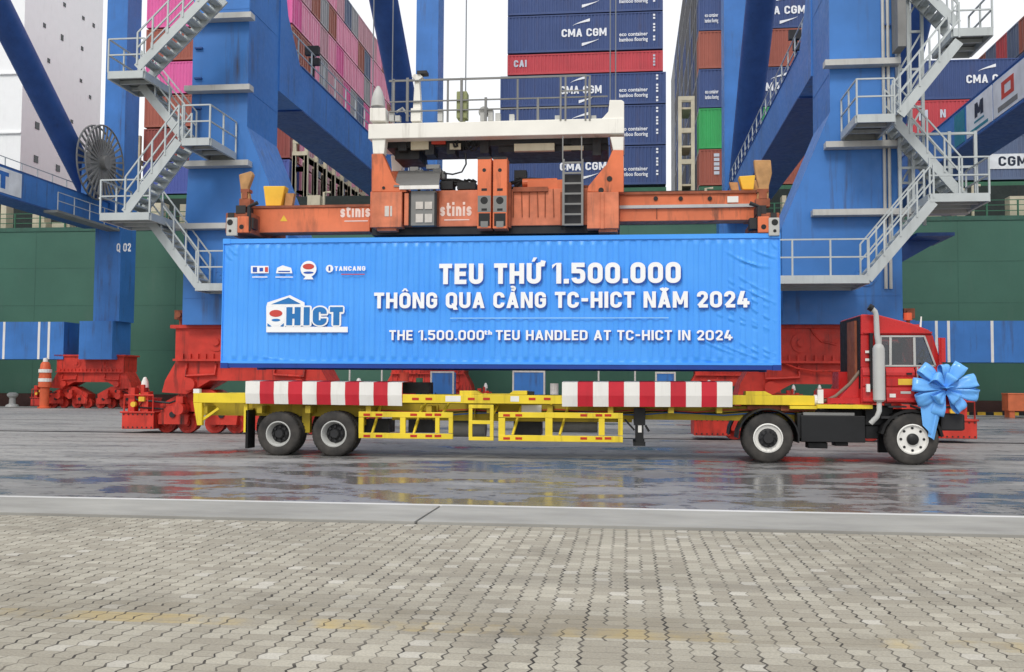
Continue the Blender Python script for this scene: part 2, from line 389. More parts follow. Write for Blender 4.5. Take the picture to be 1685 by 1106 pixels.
# ------------------------------------------------------------------ stroke lettering
def arc(cx, cy, rx, ry, a0, a1, n=8):
    return [(cx + rx*math.cos(R(a0+(a1-a0)*i/n)), cy + ry*math.sin(R(a0+(a1-a0)*i/n))) for i in range(n+1)]
def glyph(ch, s):
    h = s/2; P = []; S = []                # S: (points, closed)   P: polygons
    w = .6; L, B, T = h, h, 1-h
    def rr(x0, x1, y0, y1, r):
        return arc(x1-r,y1-r,r,r,0,90) + arc(x0+r,y1-r,r,r,90,180) + arc(x0+r,y0+r,r,r,180,270) + arc(x1-r,y0+r,r,r,270,360)
    r = .2 if s <= .2 else max(.08, .2-(s-.2)*.62); c0 = {'Ứ':'U','Ô':'O','Ả':'A','Ă':'A'}.get(ch, ch)
    if c0 in 'OQ0':
        w = .64; S.append((rr(L, w-h, B, T, r), True))
        if c0 == 'Q': P.append([(w*.5,.3),(w*.5+s,.3),(w+.04,-.1),(w+.04-s*1.2,-.1)])
    elif c0 in 'CG':
        w = .62; Rr = w-h
        top = [(Rr, T-.24)] + arc(Rr-r,T-r,r,r,0,90) + arc(L+r,T-r,r,r,90,180) + arc(L+r,B+r,r,r,180,270) + arc(Rr-r,B+r,r,r,270,360) + [(Rr, B+.24)]
        if c0 == 'G': top += [(Rr, .5), (Rr-.22, .5)]
        S.append((top, False))
    elif c0 == 'D': w = .63; S.append(([(L,B)] + arc(w-h-r,B+r,r,r,270,360) + arc(w-h-r,T-r,r,r,0,90) + [(L,T)], True))
    elif c0 == 'U': w = .63; S.append(([(L,1)] + arc(L+r,B+r,r,r,180,270) + arc(w-h-r,B+r,r,r,270,360) + [(w-h,1)], False))
    elif c0 == 'T': w = .58; S += [([(0,T),(w,T)],False), ([(w/2,0),(w/2,1-s)],False)]
    elif c0 == 'E': w = .53; S += [([(h,0),(h,1)],False)] + [([(s,y),(w-(.03 if y==.5 else 0),y)],False) for y in (B,.5,T)]
    elif c0 == 'L': w = .52; S += [([(h,0),(h,1)],False), ([(s,B),(w,B)],False)]
    elif c0 == 'H': w = .64; S += [([(h,0),(h,1)],False), ([(w-h,0),(w-h,1)],False), ([(s,.5),(w-s,.5)],False)]
    elif c0 == 'I': w = s; S.append(([(h,0),(h,1)],False))
    elif c0 == 'N': w = .66; S += [([(h,0),(h,1)],False), ([(w-h,0),(w-h,1)],False)]; P.append([(s*.3,1),(s*1.1,1),(w-s*.3,0),(w-s*1.1,0)])
    elif c0 == 'M':
        w = .8; S += [([(h,0),(h,1)],False), ([(w-h,0),(w-h,1)],False)]
        P += [[(s*.2,1),(s*1.05,1),(w/2+s*.4,.2),(w/2-s*.4,.2)], [(w-s*.2,1),(w-s*1.05,1),(w/2-s*.4,.2),(w/2+s*.4,.2)]]
    elif c0 == 'A':
        w = .68; P += [[(0,0),(s*1.08,0),(w/2+s*.5,1),(w/2-s*.5,1)], [(w,0),(w-s*1.08,0),(w/2-s*.5,1),(w/2+s*.5,1)], [(.16,.2),(w-.16,.2),(w-.2,.2+s*.85),(.2,.2+s*.85)]]
    elif c0 == '1': w = .4; S.append(([(w-h,0),(w-h,1)],False)); P.append([(w-s,1),(w,1),(w-s,1-s*.3),(0,.72),(0,.9-s*.0)])
    elif c0 == '2': w = .58; r = min(r, .17); S += [([(L,T-r-.06)] + arc(L+r,T-r,r,r,180,90) + arc(w-h-r,T-r,r,r,90,0) + [(w-h,.62),(w-h-.04,.54),(L,B)], False), ([(L,B),(w,B)],False)]
    elif c0 == '4': w = .64; P += [[(0,.2),(0,.2+s),(s*.9,.2+s),(w*.62,1),(w*.62-s*1.1,1),(0,.3)][:0] or [(0,.18),(s*1.0,.18),(w*.64,1),(w*.64-s*1.15,1),(0,.36)]]; S += [([(.0,.18+h),(w,.18+h)],False), ([(w-.22,0),(w-.22,.56)],False)]
    elif c0 == '5': w = .6; r = min(r, (w-s)/2-.02, .17); S += [([(w-.03,T),(L,T),(L,.6),(w-h-r-.01,.6)] + arc(w-h-r,.6-r,r,r,90,0) + arc(w-h-r,B+r,r,r,0,-90) + arc(L+r,B+r,r,r,270,180) , False)]
    elif c0 == 'S': w = .58; q=(T-B)/4; S.append((arc(w-h-q,T-q,q,q,0,90) + arc(L+q,T-q,q,q,90,270) + arc(w-h-q,B+q,q,q,90,-90) + arc(L+q,B+q,q,q,270,180), False))
    elif c0 == '.': w = s*1.05; P.append([(0,0),(w,0),(w,s*1.05),(0,s*1.05)])
    elif c0 == '-': w = .42; S.append(([(.03,.5),(.39,.5)],False))
    elif c0 == 'Z': w = .58
    elif c0 == 's': w = .44; q=(.68-s)/4; S.append((arc(w-h-q,.68-h-q,q,q,0,90) + arc(L+q,.68-h-q,q,q,90,270) + arc(w-h-q,B+q,q,q,90,-90) + arc(L+q,B+q,q,q,270,180), False))
    elif c0 == 't': w = .38; S += [([(.14,.95),(.14,B+.1)] + arc(.24,B+.1,.1,.1,180,270) + [(w,B)], False), ([(0,.64),(w,.64)],False)]
    elif c0 == 'i': w = s; S += [([(h,0),(h,.68)],False), ([(h,.8),(h,.8+s)],False)]
    elif c0 == 'n': w = .48; S += [([(h,0),(h,.68)],False), ([(h,.68-h)]+arc(w-h-.14,.68-h-.14,.14,.14,90,0)+[(w-h,0)],False)]
    elif c0 == 'h': w = .48; S += [([(h,0),(h,1)],False), ([(h,.68-h)]+arc(w-h-.14,.68-h-.14,.14,.14,90,0)+[(w-h,0)],False)]
    elif c0 == ' ': w = .26
    m = w/2; q = s*.62
    if ch == 'Ô': P += [[(m-.2,1.07),(m-.2+q,1.07),(m+.06,1.26),(m-.06,1.26)], [(m+.2,1.07),(m+.2-q,1.07),(m-.06,1.26),(m+.06,1.26)]]
    if ch == 'Ă': S.append((arc(m,1.24,.15,.15,190,350), False))
    if ch == 'Ả': S.append((arc(m,1.22,.075,.075,150,-60,6)+[(m,1.07)], False))
    if ch == 'Ứ': P += [[(m-.1,1.07),(m+.02,1.07),(m+.14,1.27),(m-.02,1.27)]]; S.append(([(w-h,.92),(w+.06,.94),(w+.1,1.12)], False))
    return w, S, P
def ribbon2d(pts, closed, hw):
    n = len(pts); out = []
    P = []
    for p in pts:                        # drop doubled points
        if not P or math.hypot(p[0]-P[-1][0], p[1]-P[-1][1]) > 1e-5: P.append(p)
    if closed and math.hypot(P[0][0]-P[-1][0], P[0][1]-P[-1][1]) < 1e-5: P.pop()
    n = len(P)
    for i in range(n):
        def dirn(a, b):
            dx, dy = b[0]-a[0], b[1]-a[1]; l = math.hypot(dx, dy) or 1; return dx/l, dy/l
        d1 = dirn(P[i-1], P[i]) if (closed or i > 0) else dirn(P[i], P[i+1])
        d2 = dirn(P[i], P[(i+1) % n]) if (closed or i < n-1) else d1
        nx, ny = -(d1[1]+d2[1]), d1[0]+d2[0]; l = math.hypot(nx, ny) or 1; nx /= l; ny /= l
        k = hw / max(.45, nx*-d1[1] + ny*d1[0])
        out.append(((P[i][0]+nx*k, P[i][1]+ny*k), (P[i][0]-nx*k, P[i][1]-ny*k)))
    return out
def lettering(mb, text, o, ex, ez, out, H, s=.2, W=None, gap=.12, thin=None, dx=0, dz=0):
    """flat letters: o lower left corner, ex/ez unit axes, out the outward normal, H cap height, W total width"""
    o, ex, ez, out = Vector(o), Vector(ex), Vector(ez), Vector(out)
    gl = []; x = 0
    for ch in text:
        wd, S, P = glyph(ch, s); gl.append((x, S, P)); x += wd + gap
    x -= gap; kx = (W / x) if W else H
    def pt(p, dep): return o + ex*(p[0]*kx + dx) + ez*(p[1]*H + dz) + out*dep
    d = 0
    for x0, S, P in gl:
        for pts, cl in S:
            rib = ribbon2d([(p[0]+x0, p[1]) for p in pts], cl, s/2); n = len(rib)
            vs = [pt(a, d) for a, b in rib] + [pt(b, d) for a, b in rib]
            mb.add(vs, [(i, (i+1) % n, (i+1) % n + n, i + n) for i in range(n if cl else n-1)]); d += .0007
        for p in P:
            mb.add([pt((q[0]+x0, q[1]), d) for q in p], [list(range(len(p)))]); d += .0007
        d = d % .0035
    return mb

# ------------------------------------------------------------------ shipping containers on the ship
PAL = dict(navy=(66,86,134), brown=(166,94,78), pink=(230,104,166), rose=(238,158,186), grey=(164,162,166), green=(62,172,98),
           red=(202,74,82), violet=(84,98,170), slate=(98,112,140), mauve=(204,154,166), shade_grey=(92,94,100), maroon=(146,74,68))
CMATS = {k: paint('box_' + k, v, .5, .35, (90,70,60), .08, streak=(2,2,.25), scale=.5) for k, v in PAL.items()}  # distance haze is put into these box colours by lightening them
_cm = {}
def box_mesh(colour, Lx, H):
    key = (colour, round(Lx, 2), round(H, 2))
    if key in _cm: return _cm[key]
    W = 2.38; b = MB(); m = int(Lx / .28); px = [(-Lx/2 + .12)]; st = (Lx - .24) / (m*4)
    for y, sg in ((0, 1), (W, -1)):                    # corrugated long sides
        xs = []
        for i in range(m*4 + 1): xs.append((-Lx/2 + .12 + i*st, y + sg*(.0 if i % 4 in (0, 3) else .045) + sg*.012))
        n = len(xs); b.add([(x, yy, .16) for x, yy in xs] + [(x, yy, H-.1) for x, yy in xs], [(i, i+1, i+1+n, i+n) for i in range(n-1)])
        y0, y1 = (y, y+.1) if sg > 0 else (y-.1, y)
        b.box(-Lx/2, Lx/2, y0, y1, 0, .16); b.box(-Lx/2, Lx/2, y0, y1, H-.1, H)
    for x in (-Lx/2, Lx/2 - .12):
        for y in (0, W-.12): b.box(x, x+.12, y-.004, y+.124, .16, H-.1)
    b.add([(-Lx/2,0,H-.02),(Lx/2,0,H-.02),(Lx/2,W,H-.02),(-Lx/2,W,H-.02)], [(0,1,2,3)])
    b.add([(-Lx/2,0,.05),(-Lx/2,W,.05),(Lx/2,W,.05),(Lx/2,0,.05)], [(0,1,2,3)])
    for sx in (-1, 1):                                  # ends: frame, two leaves, locking bars
        x = sx*(Lx/2 - .05); b.box(x, x+sx*.05, .12, W-.12, 0, .14); b.box(x, x+sx*.05, .12, W-.12, H-.14, H)
        b.box(x-sx*.02, x+sx*.01, .12, W/2-.01, .14, H-.14); b.box(x-sx*.02, x+sx*.01, W/2+.01, W-.12, .14, H-.14)
        for yy in (.35, .95, 1.43, 2.03): b.box(x+sx*.01, x+sx*.055, yy-.025, yy+.025, .14, H-.14)
    o = b.build('mesh_source', CMATS[colour], loc=(0,0,0)); me = o.data; bpy.data.objects.remove(o); _cm[key] = me
    me.name = 'ship_container'; return me
NCON = 0
def con(colour, xc, y, z, H=2.66, Lx=12.19, label=None, group=None):
    global NCON; NCON += 1
    o = bpy.data.objects.new('ship_container', box_mesh(colour, Lx, H)); col.objects.link(o)
    o.location = (xc, y, z); ORG[o.name] = Vector((xc, y, z))
    tag(o, label, 'container', group); return o
ORD = ['first','second','third','fourth','fifth','sixth','seventh','eighth','ninth','tenth','eleventh','twelfth','thirteenth','fourteenth','fifteenth','sixteenth','seventeenth','eighteenth','nineteenth','twentieth']
NAMEC = dict(navy='navy blue', brown='rust brown', pink='bright pink', rose='pale pink', grey='grey', green='green', red='red', violet='violet blue', slate='slate blue', mauve='dusty mauve', shade_grey='shade-dark grey', maroon='maroon')
SY = 76.0
_ft = {}
def fonttext(b, tx, o, W, H):                   # small print in the built-in face, facing the quay
    if tx not in _ft:
        cu = bpy.data.curves.new('small_print', 'FONT'); cu.body = tx; cu.offset = .02; cu.resolution_u = 2
        ob = bpy.data.objects.new('small_print', cu); col.objects.link(ob)
        me = ob.evaluated_get(bpy.context.evaluated_depsgraph_get()).to_mesh()
        _ft[tx] = ([(v.co.x, v.co.y) for v in me.vertices], [list(p.vertices) for p in me.polygons])
        bpy.data.objects.remove(ob)
    vs, fs = _ft[tx]; x0 = min(v[0] for v in vs); x1 = max(v[0] for v in vs); k = W/(x1-x0)
    b.add([(o[0]+(x-x0)*k, o[1], o[2]+y*H) for x, y in vs], fs)
def marks(o, xa, Y, z0, h, big=True, xt=None, small=None):      # white line lettering of one container side
    b = MB()
    if big and xt is not None:
        x0, x1 = xt; W_ = x1 - x0; zc = z0 + h*.5
        lettering(b, 'CMA CGM', (x0, Y-.02, zc-.32), (1,0,0), (0,0,1), (0,-1,0), .62, .2, W_, .1)
        for sg, xo in ((1, .25), (-1, .45)):            # the two sweeping marks
            n = 10; top = []; bot = []
            for i in range(n+1):
                t = i/n; x = x0 + W_*(xo + .38*t); zz = zc + sg*(.55 + .42*(t if sg > 0 else 1-t)**.7 - (.0 if sg > 0 else .02))
                th = .22*(t if sg > 0 else 1-t)**1.2 + .02
                if sg < 0: zz = zc - .55 - .4*(1-t)**.8
                top.append((x, Y-.02, zz + th/2)); bot.append((x, Y-.02, zz - th/2))
            b.add(top + bot, [(i, i+1, i+1+n+1, i+n+1) for i in range(n)])
    if small is not None:
        for i, tx in enumerate(('bamboo flooring', 'eco container')):
            fonttext(b, tx, (small[0], Y-.022, z0+h*.22+.42*i), small[1]-small[0], .42)
    rx = xa - .75
    zt = z0 + h - .35
    for i in range(9):
        if i in (2, 6): continue
        b.box(rx, rx+.16, Y-.024, Y-.02, zt - i*.24, zt - i*.24 + .15)
    if b.f: b.build('lettering', M['print_white'], o)

# --- stack amidships (straight ahead)
xl, xr = ax(835, SY, 100), ax(1091, SY, 100); xl2, xr2 = ax(823, SY, 200), ax(1096, SY, 200)
def zz(px, py): return az(px, py, SY)
mid = [(305,242,'navy',1),(240,175,'navy',1),(173,122,'navy',1),(120,87,'red',0),(84,23,'navy',1),(21,-40,'navy',1),(-42,-104,'slate',0),(-106,-168,'navy',0)]
ml = ['navy blue container at the foot of the central ship stack, just above the orange spreader', 'navy blue container second from the bottom in the central ship stack',
      'long navy blue container under the red one in the central ship stack', 'low bright red container in the central stack of navy blue ones',
      'navy blue container resting on the red one in the central stack', 'navy blue container two above the red one at the top of the frame', 'slate blue container three above the red one in the central stack', 'navy blue container at the very top of the central ship stack']
for i, (a, b_, c, t) in enumerate(mid):
    z0, z1 = zz(960, a), zz(960, b_); wide = i < 3; X0, X1 = (xl2, xr2) if wide else (xl, xr)
    o = con(c, (X0+X1)/2, SY, z0, z1-z0, X1-X0, ml[i], 'containers stacked on the ship')
    h = z1 - z0
    if c == 'red':
        b = MB(); lettering(b, 'CAI', (X0+.5, SY-.02, z0+h*.38), (1,0,0), (0,0,1), (0,-1,0), .55, .22, 1.0)
        rx = X1-.75
        for q in range(4): b.box(rx, rx+.16, SY-.024, SY-.02, z0+h-.45-q*.24, z0+h-.3-q*.24)
        b.build('lettering', M['print_faded'], o)
    elif t: marks(o, X1, SY, z0, h, True, (ax(924 if i > 2 else 922, SY, 100), ax(998 if i != 2 else 990, SY, 100)), (ax(1019, SY, 100), ax(1066, SY, 100)))
# --- left stack: long sides to the quay, ends run back over the ship
LX = -26.6; lz = 16.9; lp = 2.72
def pick(*a): return random.choice(a)
front = ['violet','maroon','brown','pink','brown','pink','pink','rose']
for t in range(8):
    for r in range(16):
        if r == 0: c = front[t]
        else:
            q = random.random()
            c = 'rose' if q < .42 else 'pink' if q < .5 else 'mauve' if q < .68 else 'grey' if q < .84 else 'brown' if q < .93 else 'slate'
        if t == 7 and r > 12: c = 'slate'
        lab = f"{NAMEC[c]} container, {ORD[r]} row back and {ORD[t]} tier up in the pink left stack"
        o = con(c, LX - 6.1, SY + r*2.44, lz + t*lp, 2.57, 12.19, lab, 'containers stacked on the ship')
        if r == 0 and t == 0: 
            b = MB(); lettering(b, 'C', (LX-1.4, SY-.02, lz+.9), (1,0,0), (0,0,1), (0,-1,0), 1.0, .2); b.build('lettering', M['print_faded'], o)
# --- right stack: shade of the end faces put into their grey, one long front
RX0 = at_x(1150, 150, 1).x and ax(1150, SY, 150); rz = [az(1280, y, SY) for y in (303, 242, 174, 109, 46, -14, -74, -134)]
rc = ['brown','green','navy','brown','navy','slate','navy','brown']
rest = MB()
for t in range(8):
    z0 = rz[t]; h = (rz[t+1]-z0 if t < 7 else 2.8) - .07
    for r in range(20):
        c = rc[t] if r == 0 else pick('shade_grey','shade_grey','slate','shade_grey','navy')
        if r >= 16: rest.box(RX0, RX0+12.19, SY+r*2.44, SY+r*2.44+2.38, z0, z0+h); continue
        lab = f"{NAMEC[c]} container, {ORD[r]} row back and {ORD[t]} tier up in the stack right of centre"
        if r > 0: h2 = 2.66
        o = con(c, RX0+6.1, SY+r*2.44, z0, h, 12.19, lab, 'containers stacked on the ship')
        if r == 0 and t in (2, 4): marks(o, RX0+12.19, SY, z0, h, True, (ax(1252, SY, 100)-.15, ax(1326, SY, 100)), (ax(1160, SY, 100), ax(1182, SY, 100)))
        if r == 0 and t == 0:
            b = MB(); 
            for q in range(5): b.box(RX0+1.1, RX0+1.5, SY-.024, SY-.02, z0+.8+q*.34, z0+1.05+q*.34)
            b.build('lettering', M['print_faded'], o)
        if r == 0 and t == 1:
            b = MB(); b.add([(RX0+5, SY-.02, z0+.4),(RX0+6.2, SY-.02, z0+.4),(RX0+7, SY-.02, z0+2.2),(RX0+6, SY-.02, z0+2.2)], [(0,1,2,3)]); b.build('lettering', M['print_faded'], o)
tag(rest.build('far_containers', CMATS['shade_grey'], loc=(0,0,0)), 'rearmost shade-dark container rows of the stack right of centre', 'containers', kind='stuff')
# --- low stack further right and the tall one behind it
BX = ax(1437, SY, 150); bz = [az(1560, y, SY) for y in (297, 222, 163, 97)]
for t, c in enumerate(('slate','red','navy')):
    o = con(c, BX+6.1, SY, bz[t], bz[t+1]-bz[t]-.07, 12.19, f"{NAMEC[c]} container, {ORD[t]} tier up in the low stack behind the right stair tower", 'containers stacked on the ship')
    b = MB()
    if t == 2: marks(o, BX+12.19, SY, bz[2], 2.9, True, (ax(1590, SY, 130), ax(1668, SY, 130)), None)
    if t == 0:
        x0, x1 = ax(1628, SY, 265), ax(1690, SY, 265); z0 = az(1650, 278, SY)
        b.box(x0, x1, SY-.03, SY-.02, z0, z0+1.1); p = b.build('nameplate', M['sign'], o)
        b2 = MB(); lettering(b2, 'CGM', (x0+.62, SY-.034, z0+.2), (1,0,0), (0,0,1), (0,-1,0), .72, .2, 2.0); b2.build('lettering', M['ink'], p)
    if t == 1:
        lettering(b, 'M', (ax(1512, SY, 190), SY-.02, bz[1]+1.1), (1,0,0), (0,0,1), (0,-1,0), .8, .22); lettering(b, 'N', (ax(1547, SY, 190), SY-.02, bz[1]+1.3), (1,0,0), (0,0,1), (0,-1,0), .6, .22)
        b.build('lettering', M['print_faded'], o)
TX = 30.6
for t in range(5):
    for r in range(7):
        c = pick('slate','navy','red','slate','brown','slate')
        con(c, TX+6.1, SY+1+r*2.44, 16.9+t*2.78, 2.7, 12.19, f"{NAMEC[c]} container, {ORD[r]} row back and {ORD[t]} tier up in the rightmost tall stack", 'containers stacked on the ship')

# ------------------------------------------------------------------ the ship
HY, HZ = 70.0, az(1200, 361, 70.0)
ship = empty('container_ship', (0, HY+20, -3.4)); tag(ship, 'green hulled container ship moored along the quay under its container stacks', 'ship')
b = MB(); b.box(-140, 140, HY, HY+52, .9, HZ); hull = b.build('hull', M['hullg'], ship)
b = MB(); b.box(-140, 140, HY+.01, HY+51.9, -3.4, .9); b.build('boot_topping', M['boot'], ship)
b = MB(); b.box(-140, 140, HY-.06, HY-.002, HZ-.28, HZ+.02)
for z in (4.1, 7.4, 10.2): b.box(-140, 140, HY-.008, HY-.002, z, z+.05)
for x in range(-132, 140, 11): b.box(x, x+.05, HY-.007, HY-.002, 1.2, HZ-.3)
b.build('hull_seam', M['seam'], hull)
b = MB()
for x in range(-98, 100, 2):
    b.box(x, x+.1, HY+.3, HY+.4, HZ, HZ+1.15)
for z in (.4, .78, 1.12): b.box(-98, 99, HY+.33, HY+.37, HZ+z, HZ+z+.05)
b.build('deck_railing', M['deckg'], ship)
b = MB(); b.box(-100, 100, HY+4.5, HY+50, HZ, 16.2); b.build('hatch_coaming', M['darkdeck'], ship)
b = MB()
for x0, x1 in ((LX-12.3, LX), (xl2, xr2), (RX0, RX0+12.19), (BX, BX+12.19), (TX, TX+12.19)): b.box(x0, x1, SY-.3, SY+42, 16.21, 16.72)
build_each(b, 'hatch_cover', M['deckg'], ship)
def lashing(x, ztop, back=40):
    b = MB()
    for y in [SY-1.2 + i*2.44 for i in range(int(back/2.44))]:
        for xx in (x, x+.95): b.box(xx, xx+.26, y, y+.3, HZ, ztop)
    y = SY-1.2
    for z in [HZ+.3 + k*2.35 for k in range(int((ztop-HZ)/2.35)+1)]: b.box(x+.26, x+.95, y+.02, y+.28, z, z+.35)
    b.box(x+.0, x+1.21, y-.02, y+.32, ztop, ztop+.3)
    for z in [HZ+3.4 + k*2.9 for k in range(int((ztop-HZ-3)/2.9)+1)]: b.box(x+.26, x+.95, y+.3, y+back, z, z+.14)
    b.build('lashing_bridge', M['beige'], ship)
lashing(ax(1116, SY-1.2, 230), az(1125, 165, SY-1.2), 3); lashing(ax(481, SY-1.2, 280), az(500, 236, SY-1.2)); lashing(ax(1410, SY-1.2, 230), 25, 3); lashing(ax(515, SY+4, 280), 19.5)
lashing(ax(212, SY, 280), 22)
b = MB()
for i in range(46):                                        # bollards, vents, boxes and pipes on the side deck
    x = -70 + i*3.1 + random.uniform(-.8, .8); hgt = random.uniform(.5, 2.4); wd = random.uniform(.2, 1.1)
    b.box(x, x+wd, HY+1.2, HY+2.1, HZ, HZ+hgt)
    if i % 3 == 0: b.tube([(x+1.2, HY+1.4, HZ), (x+1.2, HY+1.4, HZ+hgt*1.1), (x+1.7, HY+1.4, HZ+hgt*1.1)], .1, 6)
build_each(b, 'deck_fitting', M['beige'], ship)
b = MB()
for px in (1497,): b.box(ax(px, HY+1, 320), ax(px+14, HY+1, 320), HY+1, HY+2.0, HZ, az(px, 300, HY+1))
for px in (62, 85): b.box(ax(px, HY+1, 380), ax(px+(22 if px == 85 else 13), HY+1, 380), HY+1, HY+2, HZ, az(px, 366, HY+1))
build_each(b, 'deck_post', M['beige'], ship)
# accommodation block
AX = at(32, 300, 92.5).x
b = MB(); b.box(AX-26, AX, 92.5, at_x(166, 150, AX).y, HZ, 62); sup = b.build('superstructure', M['white'], ship)
b = MB()
for (px, py, ww, hh) in ((15,20,5,9),(106,8,5,8),(73,42,5,9),(137,30,4,7),(154,42,3,8),(102,62,6,12),(135,80,4,8),(133,133,3,7),(68,153,5,9),(61,207,11,14),(98,224,9,13),(59,262,10,14),(95,277,9,13),(43,120,5,8),(118,200,4,7),(148,160,3,7),(80,100,5,9)):
    if px < 34: c = at(px, py, 92.5); s_ = ww*95/FPX/2; hz = hh*95/FPX/2; wb = MB(); wb.box(c.x-s_, c.x+s_, 92.44, 92.5, c.z-hz, c.z+hz)
    else:
        c = at_x(px, py, AX); s_ = .22 if ww < 7 else .36; hz = hh*c.y*.9/FPX/2; wb = MB(); wb.box(AX, AX+.05, c.y-s_, c.y+s_, c.z-hz, c.z+hz)
    wb.build('window', M['pane'], sup)
b = MB()
for z in (20.5, 26.5, 32.5): b.box(AX-26, AX+.08, 92.3, 92.49, z, z+.16)
b.box(AX+.002, AX+.1, 92.6, at_x(165, 150, AX).y-.1, 17.0, 17.25)
build_each(b, 'deck_ledge', M['white'], sup)

# ------------------------------------------------------------------ quay cranes
CX, LY, WY = -3.1, 32.3, 64.0
crane = empty('quay_crane', (CX, LY, 0)); tag(crane, 'blue quay crane straddling the lifted container, red bogies and zigzag stairs', 'crane', 'ship to shore cranes on the quay')
def leg(sx, y0, y1, land):
    xi, xo = CX + sx*9.2, CX + sx*11.1           # upper leg, inner and outer face
    li, lo = CX + sx*7.75, CX + sx*11.25         # broad foot of the leg
    if not land:
        xi, xo = CX + sx*9.05, CX + sx*10.5; b = MB(); b.box(xi, xo, y0, y1, 12.4, 44)
        b.box(CX + sx*8.7, xo + sx*.003, y0-.1, y1, 5.76, 12.39); b.box(CX + sx*7.9, CX + sx*10.2, y0-.35, y1+.2, 3.24, 5.759)
        return b.build('leg', M['crane'], crane)
    b = MB(); zt = 10.0; zl = 6.5
    b.box(xi, xo, y0, y1, zt, 44)
    b.hexa([(li,y0-.004,zl),(lo,y0-.004,zl),(lo,y1,zl),(li,y1,zl)] , [(xi,y0,zt),(xo,y0,zt),(xo,y1,zt),(xi,y1,zt)])
    b.box(li, lo, y0-.004, y1, 3.55, zl)
    o = b.build('leg', M['crane'], crane)
    return o
legs = {}
for sx in (-1, 1):
    legs[sx] = leg(sx, 31.0, 33.8, True)
    d_ = MB()
    for z in (11.2, 13.9, 16.6): d_.box(CX+sx*9.22, CX+sx*11.08, 30.99, 30.997, z, z+.03)
    for z in (11.2, 13.9): d_.box(CX+sx*9.19, CX+sx*9.197, 31.1, 33.7, z, z+.03)
    d_.box(CX+sx*7.8, CX+sx*11.2, 30.985, 30.994, 4.4, 4.43)
    build_each(d_, 'weld_seam', M['crane'], legs[sx])
    d_ = MB()
    for z in (10.6, 11.6, 12.6, 14.2, 15.2): d_.box(CX+sx*10.75, CX+sx*11.0, 30.9, 30.998, z, z+.05)
    d_.build('climbing_rung', M['crane_dark'], legs[sx])
    d_ = MB(); d_.cyl((CX+sx*10.2, 31.0, 5.0), (0,-1,0), .32, .0, .035, 20)
    for q in range(10): d_.cyl((CX+sx*10.2+.27*math.cos(q*.628), 30.965, 5.0+.27*math.sin(q*.628)), (0,-1,0), .025, 0, .02, 6)
    d_.build('manhole_cover', M['crane'], legs[sx])
    pass; legs['water'] = leg(sx, 62.6, 64.5, False)
    xi, xo = CX + sx*9.15, CX + sx*10.85
    b = MB(); b.box(xi, xo, 33.8, 62.49, 12.0, 13.6)
    b.prism_x([(33.8,13.6),(36.0,13.6),(34.6,15.0),(33.8,17.2)], xi+sx*.002, xo);
    pb = b.build('portal_beam', M['crane'], crane)
    b = MB(); b.box(xi-sx*.03, xo+sx*.03, 36.2, 62.6, 13.6, 13.66); b.box(xi-sx*.03, xo+sx*.03, 36.2, 62.6, 11.94, 12.0); b.build('flange', M['crane_dark'], pb)
    b = MB()
    for i in range(18):
        y = 34.5 + i*1.6
        b.box(xi+sx*.1, xi+sx*.15, y, y+.05, 13.66, 14.7)
    for z in (14.15, 14.68): b.box(xi+sx*.1, xi+sx*.14, 34.5, 62, z, z+.04)
    b.build('handrail', M['galv'], pb)
    b = MB(); b.tube([(CX+sx*10, 61.9, 14.2), (CX+sx*10, 34.2, 37.0)], .78, 16); b.build('brace', M['crane_dark'], crane, smooth=True)
    # flood lamp mast on the portal beam
    b = MB(); y = 38.3; x = xi + sx*.25
    b.tube([(x, y, 13.6), (x, y, 15.0)], .07, 8); b.box(x-.28, x+.28, y-.25, y-.02, 14.75, 15.1); b.box(x-.12, x+.3, y-.2, y, 14.35, 14.62)
    build_each(b, 'floodlight', M['dark'], crane)
for y0, y1, z0, z1 in ((32.1, 33.5, 4.0, 5.6), (62.9, 64.9, 3.25, 5.75)):
    b = MB(); b.box(CX-7.74, CX+7.74, y0, y1, z0, z1); o = b.build('sill_beam', M['crane'], crane)
    if y0 > 60:
        b = MB()
        for x in (-6.6, -5.9, -3.4, 0.0, 3.4, 5.9, 6.6): b.box(CX+x, CX+x+.16, y0-.012, y0-.002, z0, z1)
        build_each(b, 'marking', M['whitep'], o)
